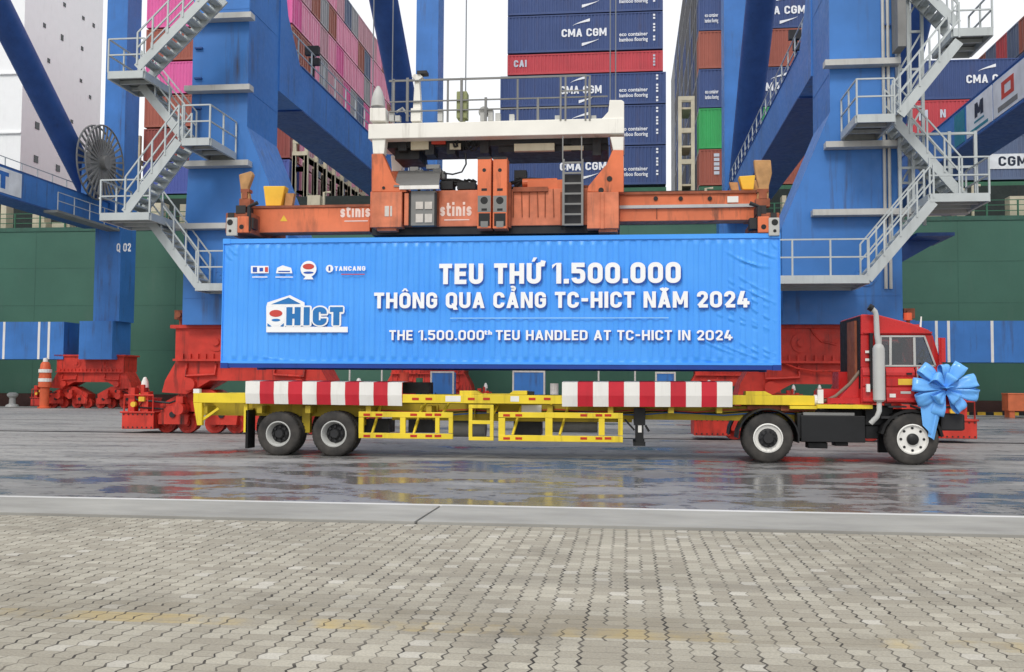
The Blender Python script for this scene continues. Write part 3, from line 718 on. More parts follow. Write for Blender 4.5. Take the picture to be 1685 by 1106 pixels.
# bogies: one set at each corner
def bogie(x0, yc, front=True):
    g = MB(); y0, y1 = yc-.75, yc+.75
    P = lambda pts: [(x0+a, z) for a, z in pts]
    g.box(x0-2.35, x0+2.35, y0-.15, y1+.15, 2.45, 3.55)
    g.box(x0-2.5, x0+2.5, y0-.25, y1+.25, 3.45, 3.56)
    g.prism(P([(-2.35,2.45),(2.35,2.45),(2.75,1.75),(2.85,1.35),(2.0,1.3),(1.2,1.75),(-1.2,1.75),(-2.0,1.3),(-2.85,1.35),(-2.75,1.75)]), y0, y1)
    root = g.build('bogie', M['red'], crane); legs.setdefault('bog', root)
    r = MB()
    for i in range(-8, 9): r.box(x0+i*.26-.03, x0+i*.26+.03, y0-.22, y0-.15, 2.45, 2.62)
    r.box(x0-2.4, x0+2.4, y0-.23, y0-.15, 2.38, 2.45)
    for s in (-1, 1):
        r.cyl((x0+s*1.85, y0, 1.62), (0,-1,0), .2, 0, .2); r.cyl((x0+s*.95, y0-.15, 3.0), (0,-1,0), .3, 0, .03, 18); r.cyl((x0+s*.95, y0-.18, 3.0), (0,-1,0), .12, 0, .06, 12)
        r.tube([(x0+s*1.0, y0-.02, 2.3), (x0+s*1.0, y0-.1, 1.95), (x0+s*2.0, y0-.1, 1.9), (x0+s*2.0, y0-.02, 2.3)], .05, 6)
    r.build('stiffener', M['red'], root)
    for s in (-1, 1):
        cx = x0 + s*1.68
        q = MB(); q.prism([(cx-1.3,.62),(cx-1.34,.95),(cx-.4,1.45),(cx+.4,1.45),(cx+1.34,.95),(cx+1.3,.62),(cx+.5,.72),(cx-.5,.72)], yc-.5, yc+.5)
        for k in (-1, 1):
            q.prism([(cx+k*.84-.5,.3),(cx+k*.84-.54,.6),(cx+k*.84-.18,.9),(cx+k*.84+.18,.9),(cx+k*.84+.54,.6),(cx+k*.84+.5,.3)], yc-.62, yc-.5)
            q.prism([(cx+k*.84-.5,.3),(cx+k*.84-.54,.6),(cx+k*.84-.18,.9),(cx+k*.84+.18,.9),(cx+k*.84+.54,.6),(cx+k*.84+.5,.3)], yc+.5, yc+.62)
        q.build('balance_beam', M['red'], root)
        for k in (-1, 1):
            for j in (-1, 1):
                wx = cx + k*.84 + j*.37
                wb = MB(); wb.lathe((wx, yc-.3, .34), (0,1,0), [(0,-.1),(.12,-.1),(.14,0),(.24,.02),(.28,0),(.34,0),(.34,.22),(.28,.22),(.28,.5),(0,.5)], 22)
                wb.build('wheel', M['red'], root, smooth=True)
        m_ = MB()
        for k in (-.45, .4): m_.cyl((cx+k, yc-.62, .82), (0,-1,0), .2, 0, .5, 14); m_.box(cx+k-.12, cx+k+.12, yc-1.0, yc-.7, 1.0, 1.22)
        build_each(m_, 'drive_motor', M['red'], root, smooth=True)
        e = MB(); ex = x0 + s*3.62
        e.box(ex-.55, ex+.55, yc-.85, yc+.85, .14, .68); e.box(ex-.6, ex+.6, yc-.9, yc+.9, .66, .72)
        e.build('end_box', M['red'], root, bevel=.02)
        e = MB(); e.box(ex-.42, ex-.2, yc-.7, yc-.4, .72, 1.5); e.box(ex+.1, ex+.3, yc-.75, yc-.45, .72, 1.35); e.box(ex-.1, ex+.02, yc-.5, yc-.2, .72, 1.6)
        e.tube([(ex-.5,yc-.8,.72),(ex-.5,yc-.8,1.25),(ex+.5,yc-.8,1.25),(ex+.5,yc-.8,.72)], .03, 6)
        e.box(ex-.2, ex+.2, yc-.3, yc+.4, .72, 1.15); build_each(e, 'buffer_gear', M['red'], root)
        e = MB(); e.tube([(ex-.3, yc-.6, 1.4), (ex-.1, yc-.75, 1.1), (ex-s*1.0, yc-.66, 1.0), (ex-s*1.6, yc-.7, 1.2)], .035, 6); e.tube([(ex+.2, yc-.7, 1.2), (ex, yc-.8, .85), (ex-s*.8, yc-.7, .8)], .03, 6); build_each(e, 'hydraulic_hose', M['black'], root)
        e = MB()
        for q in range(-3, 4): e.cyl((ex+q*.16, yc-.85, .62), (0,-1,0), .025, 0, .02, 6); e.cyl((ex+q*.16, yc-.85, .2), (0,-1,0), .025, 0, .02, 6)
        e.build('bolt_row', M['dark'], root)
        e = MB()
        for q in (-.84, 0, .84): e.cyl((cx+q, yc-.625 if q else yc-.5, .62 if q else 1.15), (0,-1,0), .1, 0, .05, 14)
        build_each(e, 'pivot_pin', M['dark'], root)
        e = MB(); e.cyl((ex-.15, yc-.78, .95), (0,-1,0), .09, 0, .12, 10); e.box(ex+.02, ex+.22, yc-.86, yc-.72, 1.05, 1.2); build_each(e, 'lamp', M['gyellow'], root)
        e = MB(); e.tube([(ex+s*.05, yc-.3, 1.15), (ex+s*.05, yc-.3, 1.5)], .05, 6); e.lathe((ex+s*.05, yc-.3, 1.5), (0,0,1), [(0,0),(.13,0),(.11,.2),(.05,.34),(0,.36)], 10); e.build('warning_light', M['whitep'], root, smooth=True)
    if front:
        e = MB()
        for s in (-1, 1):
            xx = x0 + s*2.25; e.tube([(xx, y0, 3.55), (xx, y0, 3.8)], .06, 8); e.box(xx-.16, xx+.16, y0-.15, y0+.15, 3.75, 4.05); e.cyl((xx, y0-.15, 3.9), (0,-1,0), .1, 0, .1)
        build_each(e, 'siren', M['rust'], root)
for sx in (-1, 1):
    bogie(CX + sx*9.3, LY, True); bogie(CX + sx*9.6, 63.9, False)
b = MB(); yq = LY-.91
b.tube([at(1328,527,yq), at(1338,548,yq), at(1352,562,yq), at(1376,567,yq)], .035, 6); b.tube([at(1287,596,yq), at(1310,606,yq), at(1340,611,yq), at(1392,611,yq)], .03, 6)
for o in [q for q in crane.children if q.name.startswith('bogie')][2:3]: build_each(b, 'stiffener', M['red'], o)
b = MB(); slab(b, 1392, 1397, 525, 609, yq-.02, yq+.02)
for o in [q for q in crane.children if q.name.startswith('bogie')][2:3]: b.build('edge_strip', M['gyellow'], o)
# stairs on the landside legs
def rail(b, pts, h=1.05, step=None, r=.028):
    pts = [Vector(p) for p in pts]
    for i in range(len(pts)-1):
        a, c = pts[i], pts[i+1]; n = max(1, round((c-a).length / (step or 1.0)))
        for k in range(n+1):
            p = a.lerp(c, k/n); key = (round(p.x,2), round(p.y,2), round(p.z,1))
            if not hasattr(b, 'posts'): b.posts = set()
            if key in b.posts: continue
            b.posts.add(key); b.bar(p, p + Vector((0,0,h)), .048)
        for z in (h*.52, h): b.bar(a + Vector((0,0,z)), c + Vector((0,0,z)), .042)
def flight(A, B, y0, y1, both=True):
    (xa, za), (xb, zb) = A, B
    b = MB()
    for y in (y0, y1): b.bar((xa, y, za), (xb, y, zb), .06, .27)
    n = max(4, round(abs(zb-za)/.21))
    for i in range(1, n):
        t = i/n; x = xa + (xb-xa)*t; z = za + (zb-za)*t
        b.box(x-.14, x+.14, y0+.03, y1-.03, z+.0, z+.05); b.box(x-.13, x-.11, y0+.03, y1-.03, z-.06, z)
    o = b.build('stair_flight', M['galv'], crane)
    b = MB()
    for y in ((y0-.03, y1+.03) if both else (y0-.03,)): rail(b, [(xa, y, za+.1), (xb, y, zb+.1)], 1.0, .75)
    b.build('handrail', M['galv'], o)
def landing(x0, x1, y0, y1, z, sides='lrfb'):
    b = MB()
    if x0 > x1: x0, x1 = x1, x0
    for y in (y0, y1): b.box(x0, x1, y-.04, y+.04, z-.2, z+.03)
    for x in (x0, x1): b.box(x-.04, x+.04, y0+.04, y1-.04, z-.2, z+.03)
    for k in range(1, int((y1-y0)/.7)+1): b.box(x0+.04, x1-.04, y0+k*.7-.04, y0+k*.7+.04, z-.16, z-.05)
    o = b.build('stair_landing', M['galv'], crane)
    b = MB(); b.box(x0+.04, x1-.04, y0+.04, y1-.04, z-.03, z); b.build('grating', M['grate'], o)
    b = MB()
    if 'l' in sides: rail(b, [(x0, y0, z), (x0, y1, z)])
    if 'r' in sides: rail(b, [(x1, y0, z), (x1, y1, z)])
    if 'f' in sides: rail(b, [(x0, y0, z), (x1, y0, z)])
    if 'b' in sides: rail(b, [(x0, y1, z), (x1, y1, z)])
    if b.f: b.build('railing', M['galv'], o)
YF, YM, YB, YE = 28.9, 29.75, 29.95, 30.8
def pf(px, py, Y=YF): p = at(px, py, Y); return (p.x, p.z)
# left tower
a = pf(226, 112); b_ = pf(352, -18); flight(a, b_, YF, YM)
x0 = pf(178, 120)[0]; z1 = pf(200, 119)[1]; landing(x0, pf(236, 120)[0], YF, YE, z1, 'lf')
c = pf(232, 140, YB); d = pf(303, 228, YB); flight(d, c, YB, YE)
z2 = pf(318, 229)[1]; landing(pf(300, 229)[0], pf(345, 229)[0], YF, YE+.15, z2, 'rf')
flight(pf(206, 350), pf(294, 232), YF, YM)
z3 = pf(190, 352)[1]; landing(pf(165, 350)[0], pf(246, 350)[0], YF, YE, z3, 'lf')
flight(pf(326, 470, YB), pf(246, 362, YB), YB, YE)
landing(pf(322, 470, YB)[0], pf(420, 470, YB)[0], YB, YE+.15, pf(340, 468, YB)[1], 'f')
# right tower
zb = pf(1360, 455)[1]; landing(pf(1180, 455)[0], pf(1430, 455)[0], YF, YE+.15, zb, 'f')
flight(pf(1428, 459), pf(1536, 332), YF, YM)
zr = pf(1590, 320)[1]; landing(pf(1530, 320)[0], pf(1628, 320)[0], YF, YE, zr, 'rf')
flight(pf(1583, 322, YB), pf(1469, 194, YB), YB, YE)
zr2 = pf(1440, 190)[1]; landing(pf(1410, 190)[0], pf(1472, 190)[0], YF, YE+.15, zr2, 'lf')
flight(pf(1481, 189), pf(1578, 68), YF, YM)
zr3 = pf(1600, 48)[1]; landing(pf(1568, 48)[0], pf(1633, 48)[0], YF, YE, zr3, 'rf')
flight(pf(1575, 40, YB), pf(1510, -28, YB), YB, YE)
# lift mast and guide pipes beside the right leg
b = MB(); xm = [ax(p, 30.9, 200) for p in (1478, 1494, 1517)]
for x in xm: b.box(x, x+.09, 30.9, 31.0, 6.5, 22); b.box(x, x+.09, 32.2, 32.3, 6.5, 22)
for k in range(14):
    z = 6.6 + k*1.15
    b.box(xm[0]+.09, xm[2], 30.92, 30.98, z, z+.07)
    b.bar((xm[0]+.05, 30.95, z), (xm[2], 30.95, z+1.1), .05)
b.build('lift_mast', M['galv'], crane)
b = MB()
for px in (1455, 1463): x = ax(px, 30.9, 200); b.tube([(x, 30.93, 4.6), (x, 30.93, 22)], .05, 8)
build_each(b, 'cable_pipe', M['lgrey'], crane)
b = MB(); b.box(ax(1476, 30.3, 60), ax(1490, 30.3, 60), 30.2, 30.88, az(1480, 78, 30.3), 20); b.build('lift_panel', M['grey'], crane)
b = MB()
for px in (1478, 1500, 1560, 1603): x = ax(px, 30.6, 300); b.box(x, x+.09, 30.55, 30.64, zr+.03, zr+2.2)
for z in (zr+2.1, zr+1.1): b.box(ax(1478, 30.6, 300), ax(1608, 30.6, 300), 30.56, 30.63, z, z+.07)
b.build('lift_gate', M['galv'], crane)
# walk ledges round the legs
for sx, ys in ((-1, ((358, 27), (358, 145), (358, 269), (350, 372))), (1, ((1428, 102), (1428, 237), (1425, 349)))):
    for px, py in ys:
        z = az(px, py, 30.7); b = MB(); xa, xb = CX + sx*9.0, CX + sx*11.2
        if py > 340: xa, xb = CX + sx*8.6, CX + sx*11.7
        b.box(xa, xb, 30.62, 31.0, z-.09, z+.09)
        if sx > 0 and py == 349: b.box(xb, xb+1.4, 30.62, 31.0, z-.09, z+.09)
        b.build('walk_ledge', M['lgrey'], crane)
b = MB(); b.box(ax(1482, 33, 400), ax(1541, 33, 400), 31.2, 33.4, az(1500, 402, 33), az(1500, 397, 33)); b.prism([(CX+11.27, az(1500,402,33)), (ax(1535,33,402), az(1500,402,33)), (CX+11.27, az(1500,445,33))], 32.2, 32.4); b.build('side_platform', M['crane_dark'], crane)
# the neighbouring cranes
def neighbour(dx, label):
    c = copy_tree(crane, None, ('stair_flight','stair_landing','lift_mast','cable_pipe','lift_panel','lift_gate'))
    c.location.x += dx; tag(c, label); ORG[c.name] = Vector(c.location); return c
DL, DR = -42.0, 28.1
left = neighbour(DL, 'blue quay crane at the left edge marked Q 02 with a grey cable reel')
right = neighbour(DR, 'blue quay crane at the right edge with white emblem signs on its beam')
for o in left.children:
    if o.name.startswith('leg') and o.data == legs['water'].data: o.location.x += 1.3
for o in right.children:                   # its bogie set on this side stands a little further along the rail
    if o.name.startswith('bogie') and o.data == legs['bog'].data: o.location.x += 1.6
# cable reel, sign and number of the left one
rc_ = Vector((CX+DL+9.0, 60.0, az(166, 268, 60.0)))
xq = at(166, 268, 60.0).x; rc_.x = xq
b = MB(); rd = 2.35
for sgn in (-.28, .28):
    for k in range(30):
        t = 2*math.pi*k/30; d = Vector((0, math.cos(t), math.sin(t)))
        b.bar(rc_ + Vector((sgn*.35,0,0)) + d*.35, rc_ + Vector((sgn,0,0)) + d*rd, .07, .12)
    b.tube([rc_ + Vector((sgn, rd*math.cos(2*math.pi*k/40), rd*math.sin(2*math.pi*k/40))) for k in range(41)], .06, 6, False)
b.cyl(rc_, (1,0,0), .45, -.5, .5, 20)
b.cyl(rc_, (1,0,0), 1.5, -.14, .14, 32)
o = b.build('cable_reel', M['grey'], left)
b = MB(); b.box(rc_.x-1.0, rc_.x-.6, rc_.y-.5, rc_.y+.5, 13.62, rc_.z+.4); b.build('reel_bracket', M['crane'], left)
xf = CX+DL+10.852
b = MB(); p0 = at_x(0, 300, xf); p1 = at_x(35, 300, xf); b.box(xf, xf+.03, p0.y-3, p1.y, 12.12, 13.5); sg = b.build('sign_panel', M['sign'], left)
b = MB(); lettering(b, 'HICT', (xf+.035, p1.y-5.6, 12.35), (0,1,0), (0,0,1), (1,0,0), .95, .24, 4.4, .14); b.build('lettering', M['sblue'], sg)
b = MB(); zq = az(203, 414, 62.5); lettering(b, 'Q 02', (ax(192, 62.5, 410), 62.48, zq), (1,0,0), (0,0,1), (0,-1,0), .55, .2, 1.0); b.build('lettering', M['print_white'], left)
b = MB(); xw = xf + .35
b.box(xf+.0, xf+.9, at_x(72, 340, xf).y, 62.4, 11.7, 11.85); b.build('walkway', M['grate'], left)
b = MB(); rail(b, [(xf+.88, at_x(72, 340, xf).y, 11.85), (xf+.88, 62.2, 11.85)], 1.05, 1.7); b.build('walkway_railing', M['galv'], left)
# signs of the right one
xg = CX+DR-10.852
ya = at_x(1592, 230, xg).y; yb = at_x(1634, 190, xg).y; yc = at_x(1636, 190, xg).y; yd = at_x(1705, 150, xg).y
b = MB(); b.box(xg-.03, xg, yb, ya, 12.1, 13.52); s1 = b.build('sign_panel', M['sign'], right)
b = MB(); lettering(b, 'M', (xg-.035, yb+(ya-yb)*.66, 12.7), (0,-1,0), (0,0,1), (-1,0,0), .6, .26, (ya-yb)*.34); b.build('lettering', M['ink'], s1)
b = MB(); b.box(xg-.04, xg-.034, yb+(ya-yb)*.3, yb+(ya-yb)*.68, 12.5, 12.58); b.box(xg-.04, xg-.034, yb+(ya-yb)*.15, yb+(ya-yb)*.85, 12.2, 12.32); b.build('lettering', M['teal'], s1)
b = MB(); b.box(xg-.03, xg, yd-1.5, yc, 12.1, 13.52); s2 = b.build('sign_panel', M['sign'], right)
b = MB(); m0 = (at_x(1660, 180, xg)).y; hs = .62
for q in range(4):
    y_, z_ = ((m0-hs, 12.62), (m0+hs-.3, 12.62), (m0-hs+.3, 12.62), (m0-hs+.3, 13.12))[q]
    b.box(xg-.038-.001*q, xg-.031, y_, y_+(.3 if q < 2 else 2*hs-.6), z_, z_+(.66 if q < 2 else .16))
b.build('emblem', M['sred'], s2)
b = MB(); b.box(xg-.04, xg-.034, m0-.95, m0+1.0, 12.22, 12.42); b.build('lettering', M['grey'], s2)
b = MB(); b.box(xg-.02, xg, ya+.3, ya+1.6, 12.1, 13.5); b.build('sign_panel', M['teal'], right)
# ------------------------------------------------------------------ the wrapped container being set down
FY = 22.2
X0, X1 = ax(365.5, FY, 490), ax(1284.5, FY, 490); ZT, ZB = az(842, 388.5, FY), az(842, 607, FY)
box = empty('shipping_container', ((X0+X1)/2, FY+1.22, ZB)); tag(box, 'bright blue lettered shipping container hanging under the orange spreader above the trailer', 'container')
def wave(x):
    t = math.sin((x-X0)/.25*2*math.pi); return .021*math.tanh(2.2*t)
WR = []
for (a_, b2, c_, d_) in ((1190,411,1262,444),(1206,424,1270,440),(1190,455,1260,492),(1196,468,1268,507),(1206,448,1274,486),(1172,513,1258,541),(1186,500,1268,548),(1214,512,1276,546),(1228,500,1279,530),(1150,556,1215,584),(1176,560,1262,594),(1205,556,1278,592),(1236,562,1280,584),(1222,470,1280,500),(1236,408,1280,424),(1150,590,1230,600),(376,404,392,420),(372,412,384,430),(1270,394,1281,410),(420,585,520,598),(620,592,720,600),(900,594,1010,600)):
    p, q = at(a_, b2, FY), at(c_, d_, FY); L_ = math.hypot(q.x-p.x, q.z-p.z); WR.append((p.x, p.z, (q.x-p.x)/L_, (q.z-p.z)/L_, L_))
def wrinkle(x, z):
    s_ = 0
    for (wx, wz, ux, uz, L_) in WR:
        t = (x-wx)*ux + (z-wz)*uz
        if t < 0 or t > L_: continue
        n = (z-wz)*ux - (x-wx)*uz + .05*math.sin(math.pi*t/L_)*.6
        if abs(n) < .14: s_ += (.017*math.exp(-(n/.028)**2) - .008*math.exp(-((n+.06)/.03)**2))*math.sin(math.pi*t/L_)**.7
    return s_
b = MB(); NX, NZ = 720, 110; v = []
for j in range(NZ+1):
    for i in range(NX+1):
        x = X0+.02+(X1-X0-.04)*i/NX; z = ZB+.15+(ZT-ZB-.25)*j/NZ
        e = min(1, (z-ZB-.15)/.12, (ZT-.1-z)/.12); e2 = min(1, (x-X0-.02)/.25, (X1-.02-x)/.25)
        sag = .006*math.sin(x*1.7+z*2.1)*e*e2
        v.append((x, FY + .02 - (wave(x)*e*e2*.9 + sag*2 + wrinkle(x, z)*min(1, e*2)), z))
b.add(v, [(j*(NX+1)+i, j*(NX+1)+i+1, (j+1)*(NX+1)+i+1, (j+1)*(NX+1)+i) for j in range(NZ) for i in range(NX)])
b.build('banner_wrap', M['banner'], box, smooth=True)
b = MB(); b.box(X0, X1, FY+.03, FY+2.42, ZB+.05, ZT-.02); b.box(X0, X1, FY-.012, FY+.03, ZT-.102, ZT); b.box(X0, X1, FY-.012, FY+.03, ZB+.1, ZB+.152)
b.box(X0, X0+.02, FY-.008, FY+.03, ZB+.152, ZT-.102); b.box(X1-.02, X1, FY-.008, FY+.03, ZB+.152, ZT-.102)
b.build('body', M['banner'], box)
M['rail_shadow'] = paint('container_rail_shadow', (20,62,150), .5, .3, (20,30,60))  # shadow along the container's foot put into this navy
b = MB(); b.box(X0+.18, X1-.18, FY-.004, FY+.16, ZB, ZB+.098); b.box(X0+.18, X1-.18, FY+2.28, FY+2.44, ZB, ZB+.1); b.build('bottom_rail', M['rail_shadow'], box)
for x in (X0-.002, X1-.176):
    for y in (FY-.02, FY+2.28):
        for z in (ZB-.01, ZT-.11):
            b = MB(); b.box(x, x+.178, y, y+.162, z, z+.118); b.build('corner_casting', M['banner'] if z > ZB+1 else M['rail_shadow'], box)
def write(txt, px0, px1, pyb, pyt, s, gap=.12, mat='print_white', shadow=True, name='lettering'):
    p0, p1 = at(px0, pyb, FY), at(px1, pyb, FY); H = at((px0+px1)/2, pyt, FY).z - at((px0+px1)/2, pyb, FY).z
    zb_ = at((px0+px1)/2, pyb, FY).z
    if shadow:
        b = MB(); lettering(b, txt, (p0.x, FY-.034, zb_), (1,0,0), (0,0,1), (0,-1,0), H, s, p1.x-p0.x, gap, dx=.022, dz=-.028); b.build('letter_shadow', M['print_shadow'], box)
    b = MB(); lettering(b, txt, (p0.x, FY-.041, zb_), (1,0,0), (0,0,1), (0,-1,0), H, s, p1.x-p0.x, gap); return b.build(name, M[mat], box)
write('TEU THỨ 1.500.000', 723, 1120, 467, 433, .215, .11)
write('THÔNG QUA CẢNG TC-HICT NĂM 2024', 616, 1233, 507, 480.5, .205, .11)
write('THE 1.500.000', 641, 797, 560, 543.5, .18, .12)
write('th', 797.5, 810, 551, 543.5, .2, .1, shadow=False)
write('TEU HANDLED AT TC-HICT IN 2024', 816, 1205, 560, 543.5, .18, .12)
b = MB(); p0, p1 = at(741, 524, FY), at(1100, 524, FY); b.box(p0.x, p1.x, FY-.04, FY-.036, p0.z-.008, p0.z+.014); b.build('divider_line', M['print_pale'], box)
# emblem: roof, round badge, letters, white base
def quadp(b, pts, dep):
    v_ = [at(px, py, FY) for px, py in pts]; b.add([(p.x, FY-dep-.008, p.z) for p in v_], [list(range(len(pts)))])
def disc(b, px, py, rp, dep, n=24, sx=1.0, sy=1.0):
    c = at(px, py, FY); r = rp/74.5
    b.add([(c.x + r*sx*math.cos(2*math.pi*i/n), FY-dep-.008, c.z + r*sy*math.sin(2*math.pi*i/n)) for i in range(n)], [list(range(n))])
b = MB(); quadp(b, [(439,547),(573,547),(573,538),(439,538)], .030)
quadp(b, [(439,505),(441,498),(478,486),(502,498),(502,505)], .029)
quadp(b, [(439,537.9),(470,537.9),(470,505.1),(439,505.1)], .028); disc(b, 455, 520, 16.5, .031)
pw = at(472, 535.5, FY)
for k_ in range(8):
    lettering(b, 'HICT', (pw.x, FY-.0405-.0003*k_, pw.z), (1,0,0), (0,0,1), (0,-1,0), 31/74.5, .3, 99/74.5, .12, dx=.034*math.cos(k_*math.pi/4), dz=.034*math.sin(k_*math.pi/4))
b.build('emblem', M['print_white'], box)
b = MB(); quadp(b, [(447,501),(476,490),(496,500.5)], .0335); quadp(b, [(441,532),(448,537),(445,538),(441,537)], .034); quadp(b, [(468,532),(462,537),(465,538),(468,537)], .034); disc(b, 455, 527, 6, .034, sx=1.3, sy=.4)
p0 = at(472, 535.5, FY); lettering(b, 'HICT', (p0.x, FY-.049, p0.z), (1,0,0), (0,0,1), (0,-1,0), 31/74.5, .27, 99/74.5, .14); b.build('emblem_colour', M['print_teal'], box)
b = MB(); disc(b, 455, 516, 10, .036, sx=1.15, sy=.6); b.build('emblem_badge', M['print_red'], box)
# the row of sponsors' marks
b = MB(); quadp(b, [(414,450),(443,450),(443,438),(414,438)], .03); quadp(b, [(416,457),(441,457),(441,455.4),(416,455.4)], .03)
quadp(b, [(455,450),(482,450),(480,441),(466,437),(457,441)], .03); quadp(b, [(454,457),(483,457),(483,455.6),(454,455.6)], .03)
disc(b, 508.5, 443, 14, .03); disc(b, 543, 442.5, 6.5, .03)
quadp(b, [(500,460),(517,460),(513,455),(504,455)], .0305)
build_each(b, 'sponsor_mark', M['print_white'], box)
b = MB(); disc(b, 508.5, 439, 10, .034, sx=1, sy=.5); quadp(b, [(437,448),(442,448),(442,440),(437,440)], .034); b.build('sponsor_mark_red', M['print_red'], box)
b = MB(); quadp(b, [(417,448),(424,448),(424,440),(417,440)], .034); quadp(b, [(428,447),(434,447),(434,441),(428,441)], .034); quadp(b, [(459,448),(478,448),(478,446),(459,446)], .034); disc(b, 508.5, 449, 9, .034, sx=1, sy=.22); quadp(b, [(541.5,446),(544.5,446),(544.5,439),(541.5,439)], .034); b.build('sponsor_mark_blue', M['print_shadow'], box)
write('TANCANG', 551.5, 602, 446, 438.5, .22, .14, shadow=False, name='sponsor_mark'); 
b = MB(); quadp(b, [(562,452.5),(601,452.5),(601,451),(562,451)], .03); b.build('sponsor_mark_line', M['print_red'], box)

# ------------------------------------------------------------------ spreader and headblock
SPY = FY + .12
spr = empty('container_spreader', ((X0+X1)/2, FY+1.22, ZT)); tag(spr, 'worn orange container spreader locked onto the top of the blue container', 'spreader')
def pp(*pts, Y=SPY): return [(at(px, py, Y).x, at(px, py, Y).z) for px, py in pts]
y0, y1 = SPY, SPY+2.2
b = MB()
slab(b, 609, 1019, 312, 372, y0+.32, y1-.3)
b.build('main_frame', M['orange_worn'], spr, bevel=.015)
b = MB(); slab(b, 612, 661, 316, 374, y0, y0+.319); slab(b, 966, 1018, 316, 376, y0, y0+.319); slab(b, 612, 661, 316, 374, y1-.3, y1); slab(b, 966, 1018, 316, 376, y1-.3, y1)
slab(b, 665, 672, 318, 371, y0+.05, y0+.319); slab(b, 988, 994, 316.5, 376.5, y0-.03, y0-.001)
slab(b, 620, 652, 373, 380, y0+.1, y0+.6); slab(b, 985, 1016, 375, 382, y0+.1, y0+.6)
build_each(b, 'end_block', M['orange_worn'], spr, bevel=.012)
b = MB(); slab(b, 612, 1016, 372.5, 385, y0+.36, y1-.34); b.build('underframe', M['black'], spr)
b = MB(); b.prism(pp((611,315.5),(611,253),(629,253),(640,278),(650,300),(668,309),(668,315.5)), y0+.02, y0+.3); b.prism(pp((611,315.5),(611,253),(629,253),(640,278),(650,300),(668,309),(668,315.5)), y1-.3, y1-.02)
b.prism(pp((1026,316),(1026,247),(1008,247),(998,270),(968,306),(966,315.5)), y0+.02, y0+.3); b.prism(pp((1026,316),(1026,247),(1008,247),(998,270),(968,306),(966,315.5)), y1-.3, y1-.02)
build_each(b, 'lifting_lug', M['orange'], spr, bevel=.012)
b = MB()
for px, py, rr in ((631,309,2.6),(1003,294,4.5),(989,313,4.5)):
    c = at(px, py, y0); b.cyl((c.x, y0+.02, c.z), (0,-1,0), rr/74, 0, .015, 16)
build_each(b, 'lug_pin', M['black'], spr)
b = MB(); slab(b, 676, 716, 314, 371, y0+.1, y0+.318); b.build('hydraulic_cabinet', M['grey'], spr)
b = MB()
for r_ in ((684,332,696,344),(699,332,711,344),(684,352,696,366),(699,352,711,366)): slab(b, r_[0], r_[2], r_[1], r_[3], y0+.08, y0+.099)
slab(b, 633, 640, 339, 356, y0-.012, y0-.001); slab(b, 642, 645, 339, 356, y0-.012, y0-.001)
build_each(b, 'label_plate', M['worn_white'], spr)
b = MB(); 
for px in (668, 674.5, 716.5): 
    c = at(px, 340, y0+.1); b.tube([(c.x, y0+.12, at(px,371,y0).z), (c.x, y0+.12, at(px,316,y0).z)], .035, 8)
build_each(b, 'hydraulic_pipe', M['dark'], spr)
# twin guide plates in the middle, with their holes
for a, c in ((785.5, 808), (811, 834)):
    b = MB(); slab(b, a, c, 259, 376, y0-.12, y0+.3); o = b.build('guide_plate', M['orange'], spr, bevel=.012)
    m = (a+c)/2; h = MB()
    for py, rp, ry in ((280, 3.2, 3.2), (330, 6.4, 7.5)):
        cc = at(m, py, y0-.12); n = 18
        h.lathe((cc.x, y0-.12, cc.z), (0,-1,0), [(0,.004),(rp/75,.004),(rp/75,0)], n)
    for py in (312, 345): slab(h, m-4.5, m+4.5, py-2, py+2, y0-.125, y0-.121)
    slab(h, a+2, c-2, 351, 372, y0-.125, y0-.121); slab(h, a, c, 258, 262, y0-.124, y0-.1205)
    build_each(h, 'plate_hole', M['black'], o)
    h = MB(); slab(h, a+.6, c-.6, 322, 349, y0-.1235, y0-.1205); slab(h, m-6, m+6, 364, 374, y0-.129, y0-.1255); build_each(h, 'worn_patch', M['grey'], o)
b = MB(); slab(b, 834.5, 840, 300, 374, y0+.1, y0+.318); slab(b, 719, 722, 316, 371, y0+.26, y0+.319); slab(b, 922, 926, 316, 371, y0+.26, y0+.319)
build_each(b, 'frame_rib', M['rust'], spr)
# telescopic beams and end beams
b = MB(); slab(b, 412, 608.5, 342, 382, y0+.45, y0+.95); slab(b, 412, 608.5, 342, 382, y1-.95, y1-.45); o = build_each(b, 'telescopic_beam', M['orange'], spr, bevel=.01)[0]
b = MB(); slab(b, 412, 608.5, 337.5, 341.5, y0+.42, y0+.98); build_each(b, 'beam_flange', M['rust'], o)
b = MB(); slab(b, 1019.5, 1258, 319, 363, y0+.45, y0+.95); slab(b, 1019.5, 1258, 319, 363, y1-.95, y1-.45); o = build_each(b, 'telescopic_beam', M['orange'], spr, bevel=.01)[0]
b = MB(); slab(b, 1019.5, 1256, 336.5, 341.5, y0+.38, y0+.449); b.build('slide_strip', M['lgrey'], o)
b = MB(); slab(b, 1019.5, 1258, 314.5, 318.8, y0+.4, y0+.98); slab(b, 1080, 1081.5, 343, 360, y0+.43, y0+.449); build_each(b, 'beam_flange', M['rust'], o)
b = MB(); slab(b, 1197, 1215, 323, 333, y0+.42, y0+.449); b.build('label_plate', M['whitep'], o)
b = MB()
for px in (1079, 1120, 1168): c = at(px, 327, y0+.45); b.cyl((c.x, y0+.449, c.z), (0,-1,0), .05, 0, .03, 10)
build_each(b, 'beam_bolt', M['black'], o)
